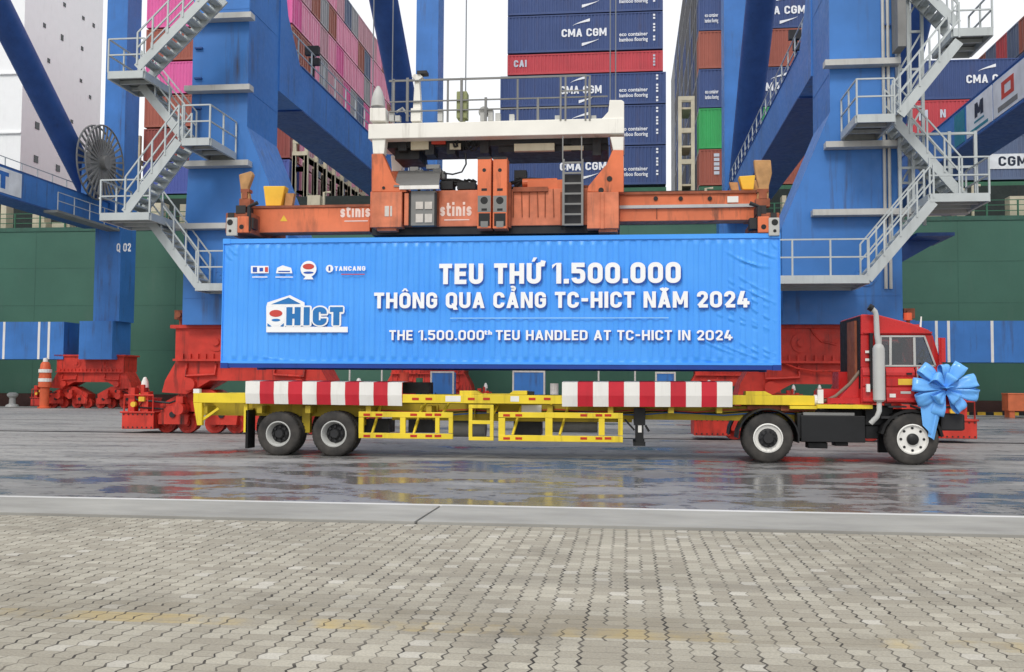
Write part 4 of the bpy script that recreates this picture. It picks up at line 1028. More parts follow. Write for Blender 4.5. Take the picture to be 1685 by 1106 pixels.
for s, pxa, pxb in ((-1, 371, 413), (1, 1247, 1283)):
    b = MB(); slab(b, pxa, pxb, 350, 384, y0-.1, y1+.1); o = b.build('end_beam', M['rust'], spr, bevel=.02)
    ce, ci = (381, 400) if s < 0 else (1274, 1257)
    for yy, sg in ((y0-.1, -1),):
        h = MB(); slab(h, ce-9, ce+9, 358, 388, yy-.09, yy-.001); h.build('corner_housing', M['lgrey'], o, bevel=.02)
        h = MB(); slab(h, ci-10, ci+9, 356, 383, yy-.06, yy-.001); build_each(h, 'twistlock_cover', M['orange'], o, bevel=.02)
        h = MB()
        for cx_, cy_, r_ in ((ce, 367, .07), (ci-1, 374, .055), (ce, 381, .035)):
            c = at(cx_, cy_, yy); h.cyl((c.x, yy-.09 if cx_ == ce else yy-.06, c.z), (0,-1,0), r_, 0, .006, 16)
        build_each(h, 'lock_hole', M['black'], o)
        h = MB(); slab(h, ce-6, ce+4, 350, 358, yy-.02, yy+.4); slab(h, ci-12, ci+4, 338, 352, yy, yy+.5); c = at(ci+(10 if s < 0 else -8), 350, yy); h.tube([(c.x, yy, at(ci,380,yy).z), (c.x, yy, at(ci,340,yy).z), (c.x-s*.2, yy, at(ci,334,yy).z)], .05, 8); h.box(c.x-.2, c.x+.1, yy+.02, yy+.3, at(ci,376,yy).z, at(ci,358,yy).z); build_each(h, 'lock_gear', M['dark'], o)
    # gather guide flippers, folded up: narrow neck, flared top
    for yy in (y0-.05, y1-.1):
        h = MB()
        if s < 0: h.prism(pp((398,341),(414,341),(409,310),(417,288),(414,282),(394,288),(397,312)), yy, yy+.16)
        else: h.prism(pp((1244,338),(1264,338),(1265,306),(1270,286),(1268,264),(1240,264),(1243,288),(1248,308)), yy, yy+.16)
        gd = h.build('gather_guide', M['flip'], o, bevel=.02)
        h = MB(); g0 = (399, 411) if s < 0 else (1246, 1263)
        slab(h, g0[0]-1, g0[1]+1, 312, 317, yy-.03, yy+.19, Y=y0); slab(h, g0[0]-3, g0[1]+3, 328, 341, yy-.04, yy+.2, Y=y0); slab(h, g0[0]+2, g0[1]-2, 317, 328, yy-.05, yy-.001, Y=y0); build_each(h, 'guide_arm', M['rust'], gd)
    h = MB(); q = [(433,306),(469,306),(462,339),(437,339)] if s < 0 else [(1216,290),(1243,288),(1240,312),(1222,312)]
    h.prism(pp(*q, Y=y1-.5), y1-.5, y1-.2); h.build('guide_cone', M['gyellow'], spr, bevel=.02)
    h = MB(); q = [(470,318),(484,318),(480,341),(468,341)] if s < 0 else [(1200,300),(1214,300),(1216,313),(1204,313)]
    h.prism(pp(*q, Y=y1-.4), y1-.4, y1-.25); h.build('guide_cone', M['flip'], spr)
# maker's lettering
for a, c, py1, py0_, Y, m in ((560, 609, 358, 341, y0+.448, 'print_worn'), (724, 776, 356, 337, y0+.318, 'print_worn')):
    b = MB(); p0, p1 = at(a, py1, Y), at(c, py1, Y); lettering(b, 'stinis', (p0.x, Y-.004, p0.z), (1,0,0), (0,0,1), (0,-1,0), at(a, py0_-4, Y).z-p0.z, .2, p1.x-p0.x, .12)
    b.box(p0.x+.1, p1.x-.05, Y-.004, Y-.002, p0.z-.1, p0.z-.075); b.build('lettering', M[m], spr)
b = MB(); Y = y0+.449; v_ = [at(px, py, Y) for px, py in ((461,364),(473,364),(467,354))]; b.add([(p.x, Y-.003, p.z) for p in v_], [(0,1,2)]); b.build('warning_mark', M['gyellow'], spr)
# ladder, tilted service plate, hoses
b = MB()
for px in (927, 958): c0, c1 = at(px, 371, y0-.05), at(px, 262, y0-.05); b.bar((c0.x, y0-.05, c0.z), (c0.x, y0-.05, c1.z), .05)
for py in range(266, 372, 17): slab(b, 927, 958, py, py+3, y0-.07, y0-.03)
b.build('ladder', M['grey'], spr)
b = MB(); slab(b, 928, 959, 287, 371, y0+.2, y0+.318); b.build('ladder_backing', M['dark'], spr)
b = MB(); A = [at(648,305,y0), at(722,305,y0), at(725,281,y0+.8), at(656,281,y0+.8)]
b.hexa([(p.x, [y0,y0,y0+.8,y0+.8][i], p.z-.04) for i, p in enumerate(A)], [(p.x, [y0,y0,y0+.8,y0+.8][i], p.z) for i, p in enumerate(A)])
o = b.build('service_plate', M['grey'], spr); b = MB(); slab(b, 657, 722, 305, 311, y0-.02, y0+.05); b.build('plate_edge', M['whitep'], o)
b = MB()
for px in (664, 690, 715): c = at(px, 310, y0+.3); b.box(c.x-.03, c.x+.03, y0+.25, y0+.31, at(px,314,y0).z, c.z)
build_each(b, 'plate_support', M['dark'], o)
b = MB(); random.seed(3)
for k in range(9):
    pa = at(random.uniform(722,784), random.uniform(296,305), y0+.7); pb_ = at(random.uniform(722,784), random.uniform(300,308), y0+.7)
    mm = (pa+pb_)/2 + Vector((0,0,random.uniform(.02,.12))); b.tube([pa, mm, pb_], .035, 6)
for k in range(7):
    pa = at(random.uniform(838,868), random.uniform(288,304), y0+.6); pb_ = at(random.uniform(838,905), random.uniform(296,308), y0+.6); b.tube([pa, (pa+pb_)/2+Vector((0,0,.06)), pb_], .045, 6)
slab(b, 846, 866, 280, 309, y0+.6, y0+.9); slab(b, 724, 745, 298, 311, y0+.5, y0+.9); slab(b, 752, 782, 300, 311, y0+.5, y0+.9)
pts = [at(766,252,y0+.4), at(767,270,y0+.4), at(760,283,y0+.4), at(745,287,y0+.4), at(730,285,y0+.4)]; b.tube(pts, .02, 6)
build_each(b, 'hydraulic_hose', M['black'], spr)
b = MB(); slab(b, 868, 926, 296, 311, y0+.4, y0+.9); c = at(880, 298, y0+.4); b.cyl((c.x-.3, y0+.6, c.z), (1,0,0), .1, 0, .8, 12); b.build('hydraulic_ram', M['orange'], spr)
b = MB(); random.seed(21)
for (q0, q1, q2, q3) in ((657,272,671,284),(672,268,684,282),(686,274,700,283),(702,266,716,281),(717,270,722,283)): slab(b, q0, q2, q1, q3, y0+.75, y0+1.05, Y=y0)
build_each(b, 'valve_block', M['grey'], spr)
b = MB(); slab(b, 662, 676, 262, 271, y0+.8, y0+1.0, Y=y0); slab(b, 690, 712, 258, 265, y0+.8, y0+1.0, Y=y0); build_each(b, 'valve_cover', M['lgrey'], spr)
b = MB(); slab(b, 842, 900, 304, 311.5, y0+.25, y0+.39, Y=y0); slab(b, 612.5, 640, 306, 315, y0+.31, y0+.5, Y=y0); slab(b, 945, 966, 300, 311, y0+.33, y0+.6, Y=y0); build_each(b, 'bracket', M['rust'], spr)
b = MB()
for k in range(6): p_ = at(845+k*13, 318, y0+.3); b.tube([(p_.x, y0+.31, p_.z+.1), (p_.x+.02*(k%2), y0+.305, p_.z-.55)], .012, 5)
build_each(b, 'hydraulic_pipe', M['rust'], spr)
# headblock
hb = empty('spreader_headblock', ((X0+X1)/2, FY+1.22, az(842, 253, SPY))); tag(hb, 'cream white crane headblock with guard rails riding on the orange spreader', 'headblock')
b = MB(); slab(b, 606, 1027, 199, 224, y0, y0+.35); slab(b, 606, 1027, 199, 224, y1-.35, y1)
for px in (606, 1003): slab(b, px, px+24, 199.2, 223.8, y0+.351, y1-.351, Y=y0)
b.build('beam', M['hwhite'], hb, bevel=.015)
b = MB(); b.prism(pp((608,198.7),(608,177),(634,177),(634,198.7)), y0+.02, y0+.34); b.prism(pp((1027,198.7),(1027,167),(1023,164),(1003,164),(1001,183),(993,192),(985,198.7)), y0+.02, y0+.34)
b.prism(pp((611,224.3),(634,224.3),(631,252.6),(613,252.6)), y0+.04, y0+.3); b.prism(pp((1004,224.3),(1026,224.3),(1026,246.6),(1009,246.6)), y0+.04, y0+.3)
b.prism(pp((611,224.3),(634,224.3),(631,252.6),(613,252.6)), y1-.3, y1-.04); b.prism(pp((1004,224.3),(1026,224.3),(1026,246.6),(1009,246.6)), y1-.3, y1-.04)
build_each(b, 'end_post', M['hwhite'], hb, bevel=.015)
b = MB(); slab(b, 636, 1000, 226, 240, y0+.45, y1-.45); slab(b, 650, 690, 240, 262, y0+.6, y1-.7); slab(b, 820, 1000, 238, 249, y0+.5, y1-.5); 
for px in (655, 700, 735, 790, 940, 975): slab(b, px, px+14, 226, random.uniform(246, 258), y0+.4, y0+.9)
build_each(b, 'machinery', M['dark'], hb)
b = MB(); slab(b, 846, 912, 236, 248, y0+.35, y0+.49); slab(b, 676, 705, 232, 246, y0+.36, y0+.44); slab(b, 740, 758, 236, 246, y0+.36, y0+.39); slab(b, 925, 960, 240, 247, y0+.38, y0+.48)
build_each(b, 'sheave_guard', M['beige'], hb)
b = MB(); slab(b, 710, 733, 227, 237, y0+.36, y0+.44); b.build('cover', M['sred'], hb)
b = MB(); random.seed(11)
for k in range(12):
    pts = [at(random.uniform(745,790), random.uniform(228,240), y0+.3+random.uniform(0,.3)) for _ in range(2)]; mm = (pts[0]+pts[1])/2 - Vector((0,0,random.uniform(.05,.22))); b.tube([pts[0], pts[0].lerp(mm,.6)-Vector((0,0,.05)), mm, pts[1].lerp(mm,.6)-Vector((0,0,.05)), pts[1]], .022, 6)
build_each(b, 'cable_loop', M['black'], hb)
b = MB()
for yy, pys in ((y0+.05, (128,162,178)),):
    for py in pys: slab(b, 640, 1000 if py != 128 else 965, py, py+2, yy, yy+.035)
    for px in (668, 757, 797, 883): slab(b, px, px+4, 160 if px in (797, 883) else 128, 199, yy-.01, yy+.045)
slab(b, 640, 965, 127, 129, y1-.1, y1-.06)
for px in (646, 735, 850, 968): slab(b, px, px+3, 130, 202, y1-.1, y1-.05, Y=y1-.1)
b.build('guard_rail', M['grey'], hb)
b = MB()
for px in (921, 929, 962, 969): slab(b, px, px+3, 124, 198, y0-.02, y0+.02)
for py in (124, 148, 176): slab(b, 924, 969, py, py+2, y0-.015, y0+.015)
for px in (925, 956): slab(b, px, px+2, 224, 262, y0-.01, y0+.02)
b.build('ladder_cage', M['grey'], hb)
b = MB(); slab(b, 676, 692, 178, 198.8, y0+.08, y0+.3); b.prism(pp((678,177.9),(691,177.9),(688,128),(681,128)), y0+.1, y0+.28); b.prism(pp((676,124),(679,120),(690,120),(694,124),(689,128),(681,128)), y0+.1, y0+.28); b.build('guide_mast', M['hwhite'], hb)
b = MB(); slab(b, 686, 702, 116, 121, y0+.05, y0+.3); b.build('lamp', M['dark'], hb)
b = MB(); slab(b, 751, 768, 150, 194, y0+.1, y0+.4); slab(b, 755, 764, 194, 198.8, y0+.15, y0+.35); b.build('junction_box', M['green_l'], hb, bevel=.015)
b = MB(); c = at(622, 176, y0+.2); b.lathe((c.x, y0+.2, c.z), (0,0,1), [(0,0),(.17,0),(.15,.2),(.1,.36),(.04,.48),(0,.5)], 14); b.build('sheave_cone', M['lgrey'], hb, smooth=True)
b = MB()
for px, py in ((640,185),(650,190),(790,182),(803,180),(913,190),(973,190),(720,180),(815,186),(838,188)): slab(b, px, px+8, py, 198.8, y0+.1, y0+.25)
c = at(652, 185, y0+.2); b.tube([c, c+Vector((.15,0,.1)), c+Vector((.3,0,-.1))], .03, 6); c = at(797, 185, y0+.2); b.lathe((c.x, y0+.15, c.z), (0,1,0), [(.03,0),(.13,0),(.13,.05),(.03,.05)], 14)
build_each(b, 'fitting', M['lgrey'], hb)
for i, (px, yy, lab) in enumerate(((613, y0+.2, 'thin steel hoist rope rising from the left end of the headblock'), (766, y0+.3, 'thin steel cable rising from the junction box on the headblock'), (1013, y0+.2, 'thin steel hoist rope rising from the right end of the headblock'), (1004, y0+.9, 'rear steel hoist rope beside the right headblock rope'), (645, y0+.9, 'rear steel hoist rope beside the left headblock rope'))):
    p = at(px, 170, yy); b = MB(); b.tube([(p.x, yy, az(px, 199, yy) if i != 1 else az(px, 150, yy)), (p.x, yy, 40)], .014, 6)
    tag(b.build('hoist_rope', M['rope'], None), lab, 'rope', 'hoist ropes of the crane')

# ------------------------------------------------------------------ trailer
TY = FY - .02
tr = empty('skeletal_trailer', (ax(760, TY), TY+1.2, 0)); tag(tr, 'yellow skeletal trailer with red and white striped fenders under the blue container', 'trailer')
def wheel(root, px, py, rp, Y, dual=True, rim='lgrey', spokes=8, name='wheel', hubdark=False, width=.3):
    c = at(px, py, Y); r = rp/FPX*((Y/ (math.cos(YAW) + (px-842.5)/FPX*math.sin(YAW)))); r = c.z if abs(c.z-r) < .08 else r; cz = r
    e = empty(name, (c.x, Y, cz), root); c = Vector((c.x, Y, cz))
    def tyre(yo):
        b = MB(); w_ = width
        b.lathe(c + Vector((0,yo,0)), (0,1,0), [(r*.56,.05),(r*.6,.015),(r*.72,.0),(r*.88,.012),(r*.96,.03),(r*.99,.055),(r,.09),(r*.985,.12),(r,.125),(r,.17),(r*.985,.175),(r,.18),(r,w_-.08),(r*.97,w_-.03),(r*.75,w_),(r*.56,w_-.05)], 40)
        for k in range(40):
            t = 2*math.pi*k/40; d = Vector((math.cos(t),0,math.sin(t))); p = c + Vector((0,yo+.075,0)) + d*(r*.985); b.bar(p, p+Vector((0,.05,0)), .03, .03)
        b.build('tyre', M['tyre'], e, smooth=True)
    tyre(0)
    if dual: tyre(width+.05)
    b = MB(); R_ = r*.575
    if not hubdark and spokes == 8 and rim == 'lgrey':        # deep dished trailer rim
        b.lathe(c, (0,1,0), [(R_,.06),(R_*1.02,.025),(R_*.93,.02),(R_*.88,.05),(R_*.82,.16),(R_*.72,.2),(R_*.3,.2),(0,.2)], 32); b.build('rim', M['lgrey'], e, smooth=True)
        h = MB(); h.lathe(c, (0,1,0), [(R_*.74,.196),(R_*.72,.19),(R_*.4,.17),(R_*.36,.1),(R_*.3,.07),(0,.07)], 24)
        for k in range(8): t = 2*math.pi*k/8; h.cyl(c + Vector((math.cos(t)*R_*.55,.18,math.sin(t)*R_*.55)), (0,-1,0), .03, 0, .05, 8)
        h.build('hub', M['dark'], e, smooth=True)
    else:
        b.lathe(c, (0,1,0), [(R_,.06),(R_*1.03,.0),(R_*.95,-.01),(R_*.9,.03),(R_*.8,.04),(R_*.5,.02 if hubdark else .05),(0,.02)], 32); b.build('rim', M['whitep'], e, smooth=True)
        h = MB(); h.lathe(c, (0,1,0), [(R_*.4,.02),(R_*.38,-.03),(R_*.25,-.06),(0,-.06)] if hubdark else [(R_*.68,.04),(R_*.66,.0),(R_*.4,-.02),(R_*.34,-.08),(0,-.08)], 20)
        n = 8 if hubdark else 10
        for k in range(n): t = 2*math.pi*k/n; h.cyl(c + Vector((math.cos(t)*R_*(.75 if hubdark else .55),.035 if hubdark else -.0,math.sin(t)*R_*(.75 if hubdark else .55))), (0,-1,0), R_*.09 if hubdark else .022, 0, .012 if hubdark else .05, 10)
        h.build('hub', M['black'] if hubdark else M['dark'], e, smooth=True)
    return e
for px in (457, 548.5):
    wheel(tr, px, 714, 38, TY, True); wheel(tr, px + (0), 714, 38, TY+1.75, True)
b = MB()
for px in (457, 548.5): c = at(px, 714, TY); b.tube([(c.x, TY+.2, .5), (c.x, TY+2.2, .5)], .09, 10)
build_each(b, 'axle', M['dark'], tr)
# main beams
b = MB()
for yy in (TY+.6, TY+1.55):
    slab(b, 325, 1345, 666, 689, yy, yy+.16, Y=TY+.3)
    slab(b, 640, 1040, 666, 694, yy+.01, yy+.15, Y=TY+.3)
for px in (330, 420, 500, 600, 700, 800, 900, 1000, 1100, 1180): x = at(px, 670, TY).x; b.box(x, x+.12, TY+.1, TY+2.3, at(px,680,TY).z, at(px,668,TY).z)
for px in (700, 712, 775, 800, 905): x = at(px, 675, TY).x; b.box(x, x+.02, TY+.5, TY+.6, at(px,690,TY).z, at(px,667,TY).z)
build_each(b, 'main_beam', M['olive'], tr)
b = MB(); slab(b, 662, 926, 650, 664, TY, TY+.14); slab(b, 318, 406, 647, 663, TY, TY+.14); slab(b, 1203, 1345, 651, 667, TY+.3, TY+1.9, Y=TY)
slab(b, 662, 926, 650, 664, TY+2.1, TY+2.24, Y=TY); slab(b, 318, 406, 647, 663, TY+2.1, TY+2.24, Y=TY)
b.prism(pp((756,649.8),(756,643),(783,643),(790,648),(838,648),(845,643),(867,643),(867,649.8), Y=TY), TY+.02, TY+.4)
b.prism(pp((1230,650.8),(1230,644),(1262,644),(1275,650.8), Y=TY), TY+.3, TY+.8)
slab(b, 318, 332, 647, 663, TY+.15, TY+2.09, Y=TY)
b.prism(pp((318,663),(332,663),(332,700),(324,700), Y=TY), TY+.0, TY+.12); b.bar(at(325,697,TY+.1), at(360,672,TY+.1), .06); slab(b, 398, 404, 663.5, 712, TY+.1, TY+.2, Y=TY)
for px0, px1 in ((690, 700), (728, 738), (812, 820), (900, 908)): b.bar(at(px0,681,TY+.15), at(px1,665,TY+.4), .05)
build_each(b, 'side_rail', M['yellow'], tr, bevel=.008)
b = MB(); c = at(1347, 652, TY+.3); b.tube([(at(1345,659,TY).x, TY+.4, at(1345,659,TY).z), (at(1356,659,TY).x, TY+.4, at(1345,659,TY).z)], .12, 14); slab(b, 1346, 1355, 641, 664, TY+.24, TY+.34); slab(b, 318, 328, 640, 647, TY, TY+.12); build_each(b, 'coupling', M['whitep'], tr)
for s in (((590,745),(678,687,713,722),((590,598),(658,667),(716,723),(738,745))), ((820,1025),(679,688,717,727),((820,831),(897,909),(985,995),(1017,1025)))):
    b = MB(); (a, c), (t0, t1, u0, u1), posts = s
    slab(b, a, c, t0, t1, TY-.02, TY+.06); slab(b, a, c, u0, u1, TY-.02, TY+.06)
    for p, q in posts: slab(b, p, q, t1, u0, TY-.015, TY+.055)
    for p, q in posts[:2]: b.bar(at((p+q)/2+18, t1+28, TY+.1), at((p+q)/2+32, t0-10, TY+.5), .05)
    o = b.build('side_guard', M['yellow'], tr, bevel=.006)
    r = MB()
    for px in (a+8, a+28, c-70, c-45, c-30): slab(r, px, px+11, t0+2.5, t0+6.5, TY-.026, TY-.0205); slab(r, px, px+11, u0+2.5, u0+6.5, TY-.026, TY-.0205)
    build_each(r, 'reflector', M['reflect'], o)
b = MB(); slab(b, 771, 812, 666, 672, TY, TY+.07); slab(b, 771, 812, 692, 698, TY, TY+.07); slab(b, 771, 812, 719, 725, TY, TY+.07); slab(b, 771, 777, 672, 719, TY+.002, TY+.068); slab(b, 806, 812, 672, 719, TY+.002, TY+.068)
b.build('step_frame', M['yellow'], tr, bevel=.006)
b = MB()
for px in (678, 700, 770, 795, 870, 895): slab(b, px, px+11, 654.5, 658.5, TY-.008, TY-.001)
build_each(b, 'reflector', M['reflect'], tr)
b = MB(); slab(b, 733, 758, 651.5, 661, TY-.007, TY-.001); slab(b, 840, 854, 652, 661, TY-.007, TY-.001); slab(b, 857, 890, 667, 679, TY+.45, TY+.5, Y=TY+.3); build_each(b, 'number_plate', M['whitep'], tr)
b = MB(); slab(b, 662.5, 706, 629, 648, TY+.6, TY+1.1); slab(b, 1190, 1200, 640, 650, TY+.5, TY+.8); slab(b, 868, 878, 644, 650, TY+.1, TY+.3); slab(b, 598, 640, 690, 712, TY+.6, TY+1.2); slab(b, 672, 712, 690, 712, TY+.6, TY+1.2); slab(b, 845, 890, 692, 716, TY+.7, TY+1.2)
build_each(b, 'tool_box', M['black'], tr)
b = MB(); c = at(775, 705, TY+.9); b.cyl((c.x-.1, TY+.9, c.z), (1,0,0), .2, -.35, .45, 18); c = at(940, 700, TY+.9); b.cyl((c.x, TY+.9, c.z), (1,0,0), .16, -.5, .6, 18); build_each(b, 'air_tank', M['grey'], tr, smooth=True)
b = MB()
for yy in (TY+.35, TY+1.7):
    slab(b, 1043, 1062, 672, 700, yy, yy+.22, Y=TY+.3); slab(b, 1046, 1059, 700, 728, yy+.03, yy+.19, Y=TY+.3); slab(b, 1042, 1062, 728, 734, yy-.05, yy+.27, Y=TY+.3)
b.bar(at(1028,690,TY+.4), at(1044,708,TY+.4), .04); b.bar(at(1062,700,TY+.4), at(1068,710,TY+.4), .05)
build_each(b, 'landing_leg', M['black'], tr); b = MB(); slab(b, 1050, 1056, 700, 712, TY+.36, TY+.375, Y=TY+.3); b.build('leg_label', M['whitep'], tr)
b = MB()
for px in (457, 548.5):
    c = at(px, 690, TY); 
    for yy in (TY+.62, TY+1.5):
        for q in range(4): b.box(c.x-.52+q*.1, c.x+.52-q*.1, yy, yy+.09, .56+q*.022, .58+q*.022)
build_each(b, 'leaf_spring', M['dark'], tr)
b = MB(); slab(b, 497, 510, 672, 712, TY+.45, TY+.6); slab(b, 406, 416, 672, 700, TY+.45, TY+.6); slab(b, 590, 600, 672, 700, TY+.45, TY+.6); build_each(b, 'spring_hanger', M['olive'], tr)
b = MB()
for px in (430, 522): c = at(px, 705, TY+.7); b.cyl((c.x, TY+.75, c.z), (1,0,0), .1, -.1, .12, 14)
build_each(b, 'brake_chamber', M['dark'], tr)
b = MB(); slab(b, 404, 408, 675, 738, TY+.1, TY+.55); build_each(b, 'mud_flap', M['rubber'], tr)
for k_, mm in ((0, 'sred'), (1, 'rubber'), (2, 'sblue')):
    b = MB(); pts = [at(1330-q*46, 676 + 2.5*k_ + 2.5*math.sin(q*1.9+k_), TY+.56) for q in range(17)]; b.tube(pts, .014, 5); b.build('air_line', M[mm], tr)
b = MB(); 
for py in (668, 674, 680): slab(b, 319, 327, py, py+4, TY+.02, TY+.09)
build_each(b, 'tail_lamp', M['reflect'], tr)
def fender(pa, pb, ta, tb, ba, bb):
    f = MB(); n = 11
    for i in range(n):
        f.cm = i % 2; q0, q1 = i/n, (i+1)/n
        pts = []
        for t in (0, .25, .5, .75, 1):
            q = q0 + (q1-q0)*t; px = pa + (pb-pa)*q
            bul = .02*math.sin(math.pi*t) if i % 2 == 0 else 0
            tp, bt = at(px, ta+(tb-ta)*q, TY), at(px, ba+(bb-ba)*q, TY)
            pts.append((tp.x, TY-.03-bul, tp.z, bt.z))
        m = len(pts)
        f.add([(x, y, zt) for x, y, zt, zb_ in pts] + [(x, y-.01, (zt*.45+zb_*.55)) for x, y, zt, zb_ in pts] + [(x, y+.035, zb_) for x, y, zt, zb_ in pts] + [(x, TY+.6, zt+.03) for x, y, zt, zb_ in pts] + [(x, TY+.05, zb_+.02) for x, y, zt, zb_ in pts],
              [(j+k*m, j+1+k*m, j+1+(k+1)*m, j+(k+1)*m) for j in range(m-1) for k in (0, 1)] + [(j, j+3*m, j+1+3*m, j+1) for j in range(m-1)] + [(j+2*m, j+1+2*m, j+1+4*m, j+4*m) for j in range(m-1)])
    return f.build('fender', [M['whitep'], M['stripe_red']], tr)
fender(405, 662, 627.5, 629.5, 664, 668); fender(925, 1205, 629, 629, 669, 670)

# ------------------------------------------------------------------ tractor unit
KY = TY + .1
tk = empty('terminal_tractor', (ax(1420, KY), KY+1.15, 0)); tag(tk, 'red terminal tractor with tall grey exhaust and a blue bow on its nose', 'truck')
wheel(tk, 1264, 721, 40, TY, True, 'whitep', 10); wheel(tk, 1264, 721, 40, TY+1.75, True, 'whitep', 10)
wheel(tk, 1502, 723, 39, TY, False, 'whitep', 8, hubdark=True); wheel(tk, 1502, 723, 39, TY+1.95, False, 'whitep', 8, hubdark=True)
kp = lambda *pts: pp(*pts, Y=KY)
KB = KY + 2.15
b = MB(); b.prism(kp((1417,604),(1546,604),(1562,622),(1580,628),(1583,664),(1545,664),(1531,676),(1540,690),(1500,664),(1440,662),(1417,664))[:0] or kp((1417,604),(1546,604),(1556,618),(1582,625),(1585,664),(1548,668),(1530,668),(1518,664),(1417,664)), KY, KB)
cab = b.build('cab', M['truck_red'], tk, bevel=.03)
b = MB(); b.prism(kp((1417,517),(1446,518),(1500,532),(1530,543),(1536,551.5),(1417,551.5)), KY+.02, KB-.02); b.build('roof', M['truck_red'], tk, bevel=.03)
b = MB()
for y in (KY+.02, KB-.1):
    b.prism(kp((1417,551.7),(1447,551.7),(1447,603.8),(1417,603.8)), y, y+.08); b.prism(kp((1521,551.7),(1535,551.7),(1551,603.8),(1540,603.8)), y, y+.08)
c0, c1 = at(1419,577,KY), at(1417.3,577,KY)
b.box(at(1417.5,577,KY).x, at(1420,577,KY).x, KY+.101, KB-.101, at(1417,603,KY).z, at(1417,552,KY).z)
build_each(b, 'pillar', M['truck_red'], tk)
b = MB(); b.box(at(1417,560,KY).x-.012, at(1417,560,KY).x-.001, KY+.06, KB-.06, at(1417,640,KY).z, at(1417,520,KY).z); b.build('rear_wall_shade', M['rubber'], tk)  # thin dark sheet: shade of the cab's rear wall put into colour
b = MB(); slab(b, 1455.6, 1457.4, 605, 661, KY-.02, KY-.002); slab(b, 1504.6, 1506.4, 605, 661, KY-.02, KY-.002); build_each(b, 'door_seam', M['rubber'], tk)
b = MB(); b.tube([at(1452,600,KY-.06), at(1452,628,KY-.06)], .018, 6); b.tube([at(1510,604,KY-.06), at(1510,632,KY-.06)], .018, 6); build_each(b, 'grab_handle', M['lgrey'], tk)
b = MB(); slab(b, 1462, 1492, 668, 671, KY-.06, KY+.3); slab(b, 1450, 1478, 685, 689, KY-.04, KY+.3); build_each(b, 'step', M['dark'], tk)
b = MB()
for i in range(10):
    a0, a1 = R(8+160*i/10), R(8+160*(i+1)/10); cw = at(1502, 723, TY); cw.z = .52
    b.prism([(cw.x + r_*math.cos(a), cw.z + r_*math.sin(a)) for r_, a in ((.66,a0),(.66,a1),(.6,a1),(.6,a0))], KY-.05, KY+.35)
b.build('wheel_arch', M['rubber'], tk)
b = MB(); b.bar(at(1541,600,KY+.3), at(1537,566,KY+.9), .02); build_each(b, 'wiper', M['rubber'], tk)
b = MB(); slab(b, 1566, 1576, 640, 650, KY-.03, KY-.001); b.build('turn_signal', M['gyellow'], tk)
b = MB(); slab(b, 1482, 1499, 644, 648, KY-.058, KY-.051); b.build('badge', M['lgrey'], tk)
b = MB(); slab(b, 1421, 1534, 546, 548.5, KY-.02, KY+.019); b.build('rain_gutter', M['truck_red'], tk)
b = MB(); slab(b, 1449, 1460, 526, 533, KY+.3, KY+.5); c_ = at(1494, 527, KY+.6); b.cyl((c_.x, KY+.6, c_.z), (0,0,1), .09, 0, .16, 12); b.build('beacon', M['cone'], tk)
b = MB(); fr = [(1447,551.7),(1521,551.7),(1540,603.8),(1447,603.8)]
def frame_bar(b, p, q, wd=.035, y=KY): b.bar(at(*p, y+.04), at(*q, y+.04), .05, wd)
for p, q in (((1448,553.5),(1521,553.5)),((1448,602),(1539,602)),((1448.5,553),(1448.5,602)),((1465,554),(1465,602)),((1504,554),(1505,602)),((1520.5,553),(1539,602))): frame_bar(b, p, q)
b.build('window_frame', M['lgrey'], tk)
for k, q in enumerate((((1449,554),(1464,554),(1464,601),(1449,601)), ((1466,554),(1503,554),(1504,601),(1466,601)), ((1505,554),(1520,554),(1537,601),(1506,601)))):
    for y in (KY+.05, KB-.06):
        b = MB(); b.prism(kp(*q), y, y+.008); b.build('window', M['glass'], tk)
A, B_ = at(1534,552,KY), at(1550,603,KY); b = MB(); b.hexa([(B_.x, KY+.1, B_.z), (B_.x+.01, KY+.1, B_.z), (B_.x+.01, KB-.1, B_.z), (B_.x, KB-.1, B_.z)], [(A.x, KY+.1, A.z), (A.x+.01, KY+.1, A.z), (A.x+.01, KB-.1, A.z), (A.x, KB-.1, A.z)]); b.build('windscreen', M['glass'], tk)
def pressed(px0, px1, name, ybot=661):
    x0, x1 = at(px0, 630, KY).x, at(px1, 630, KY).x; Z = lambda py: at(1480, py, KY).z
    prof = [(KY+.0, Z(605)), (KY-.055, Z(613)), (KY-.06, Z(618)), (KY-.035, Z(619.5)), (KY-.035, Z(621)), (KY-.055, Z(622.5)), (KY-.055, Z(635)), (KY-.03, Z(637)), (KY-.03, Z(639)), (KY-.045, Z(641)), (KY-.05, Z(655)), (KY-.075, Z(658)), (KY-.075, Z(ybot)), (KY+.0, Z(ybot))]
    b = MB(); b.prism_x(prof[::-1], x0, x1); return b.build(name, M['truck_red'], tk, smooth=False)
pressed(1419, 1455.5, 'side_panel'); pressed(1457.5, 1504.5, 'door'); pressed(1506.5, 1553, 'side_panel')
b = MB()
for q in range(6): slab(b, 1512, 1534, 641+q*2.4, 642.2+q*2.4, KY-.062, KY-.045)
b.build('side_grille', M['rubber'], tk)
b = MB(); slab(b, 1478, 1502, 623.5, 633.5, KY-.068, KY-.056); b.build('number_plate', M['gyellow'], tk)
b = MB(); slab(b, 1464, 1474, 648, 654, KY-.064, KY-.051); slab(b, 1426, 1432, 632, 645, KY-.13, KY-.06); slab(b, 1424, 1430, 577, 581, KY-.03, KY-.001); slab(b, 1424, 1430, 590, 594, KY-.03, KY-.001); build_each(b, 'marker_lamp', M['whitep'], tk)
b = MB(); slab(b, 1492, 1501, 613.5, 616.5, KY-.085, KY-.062); b.build('door_handle', M['black'], tk)
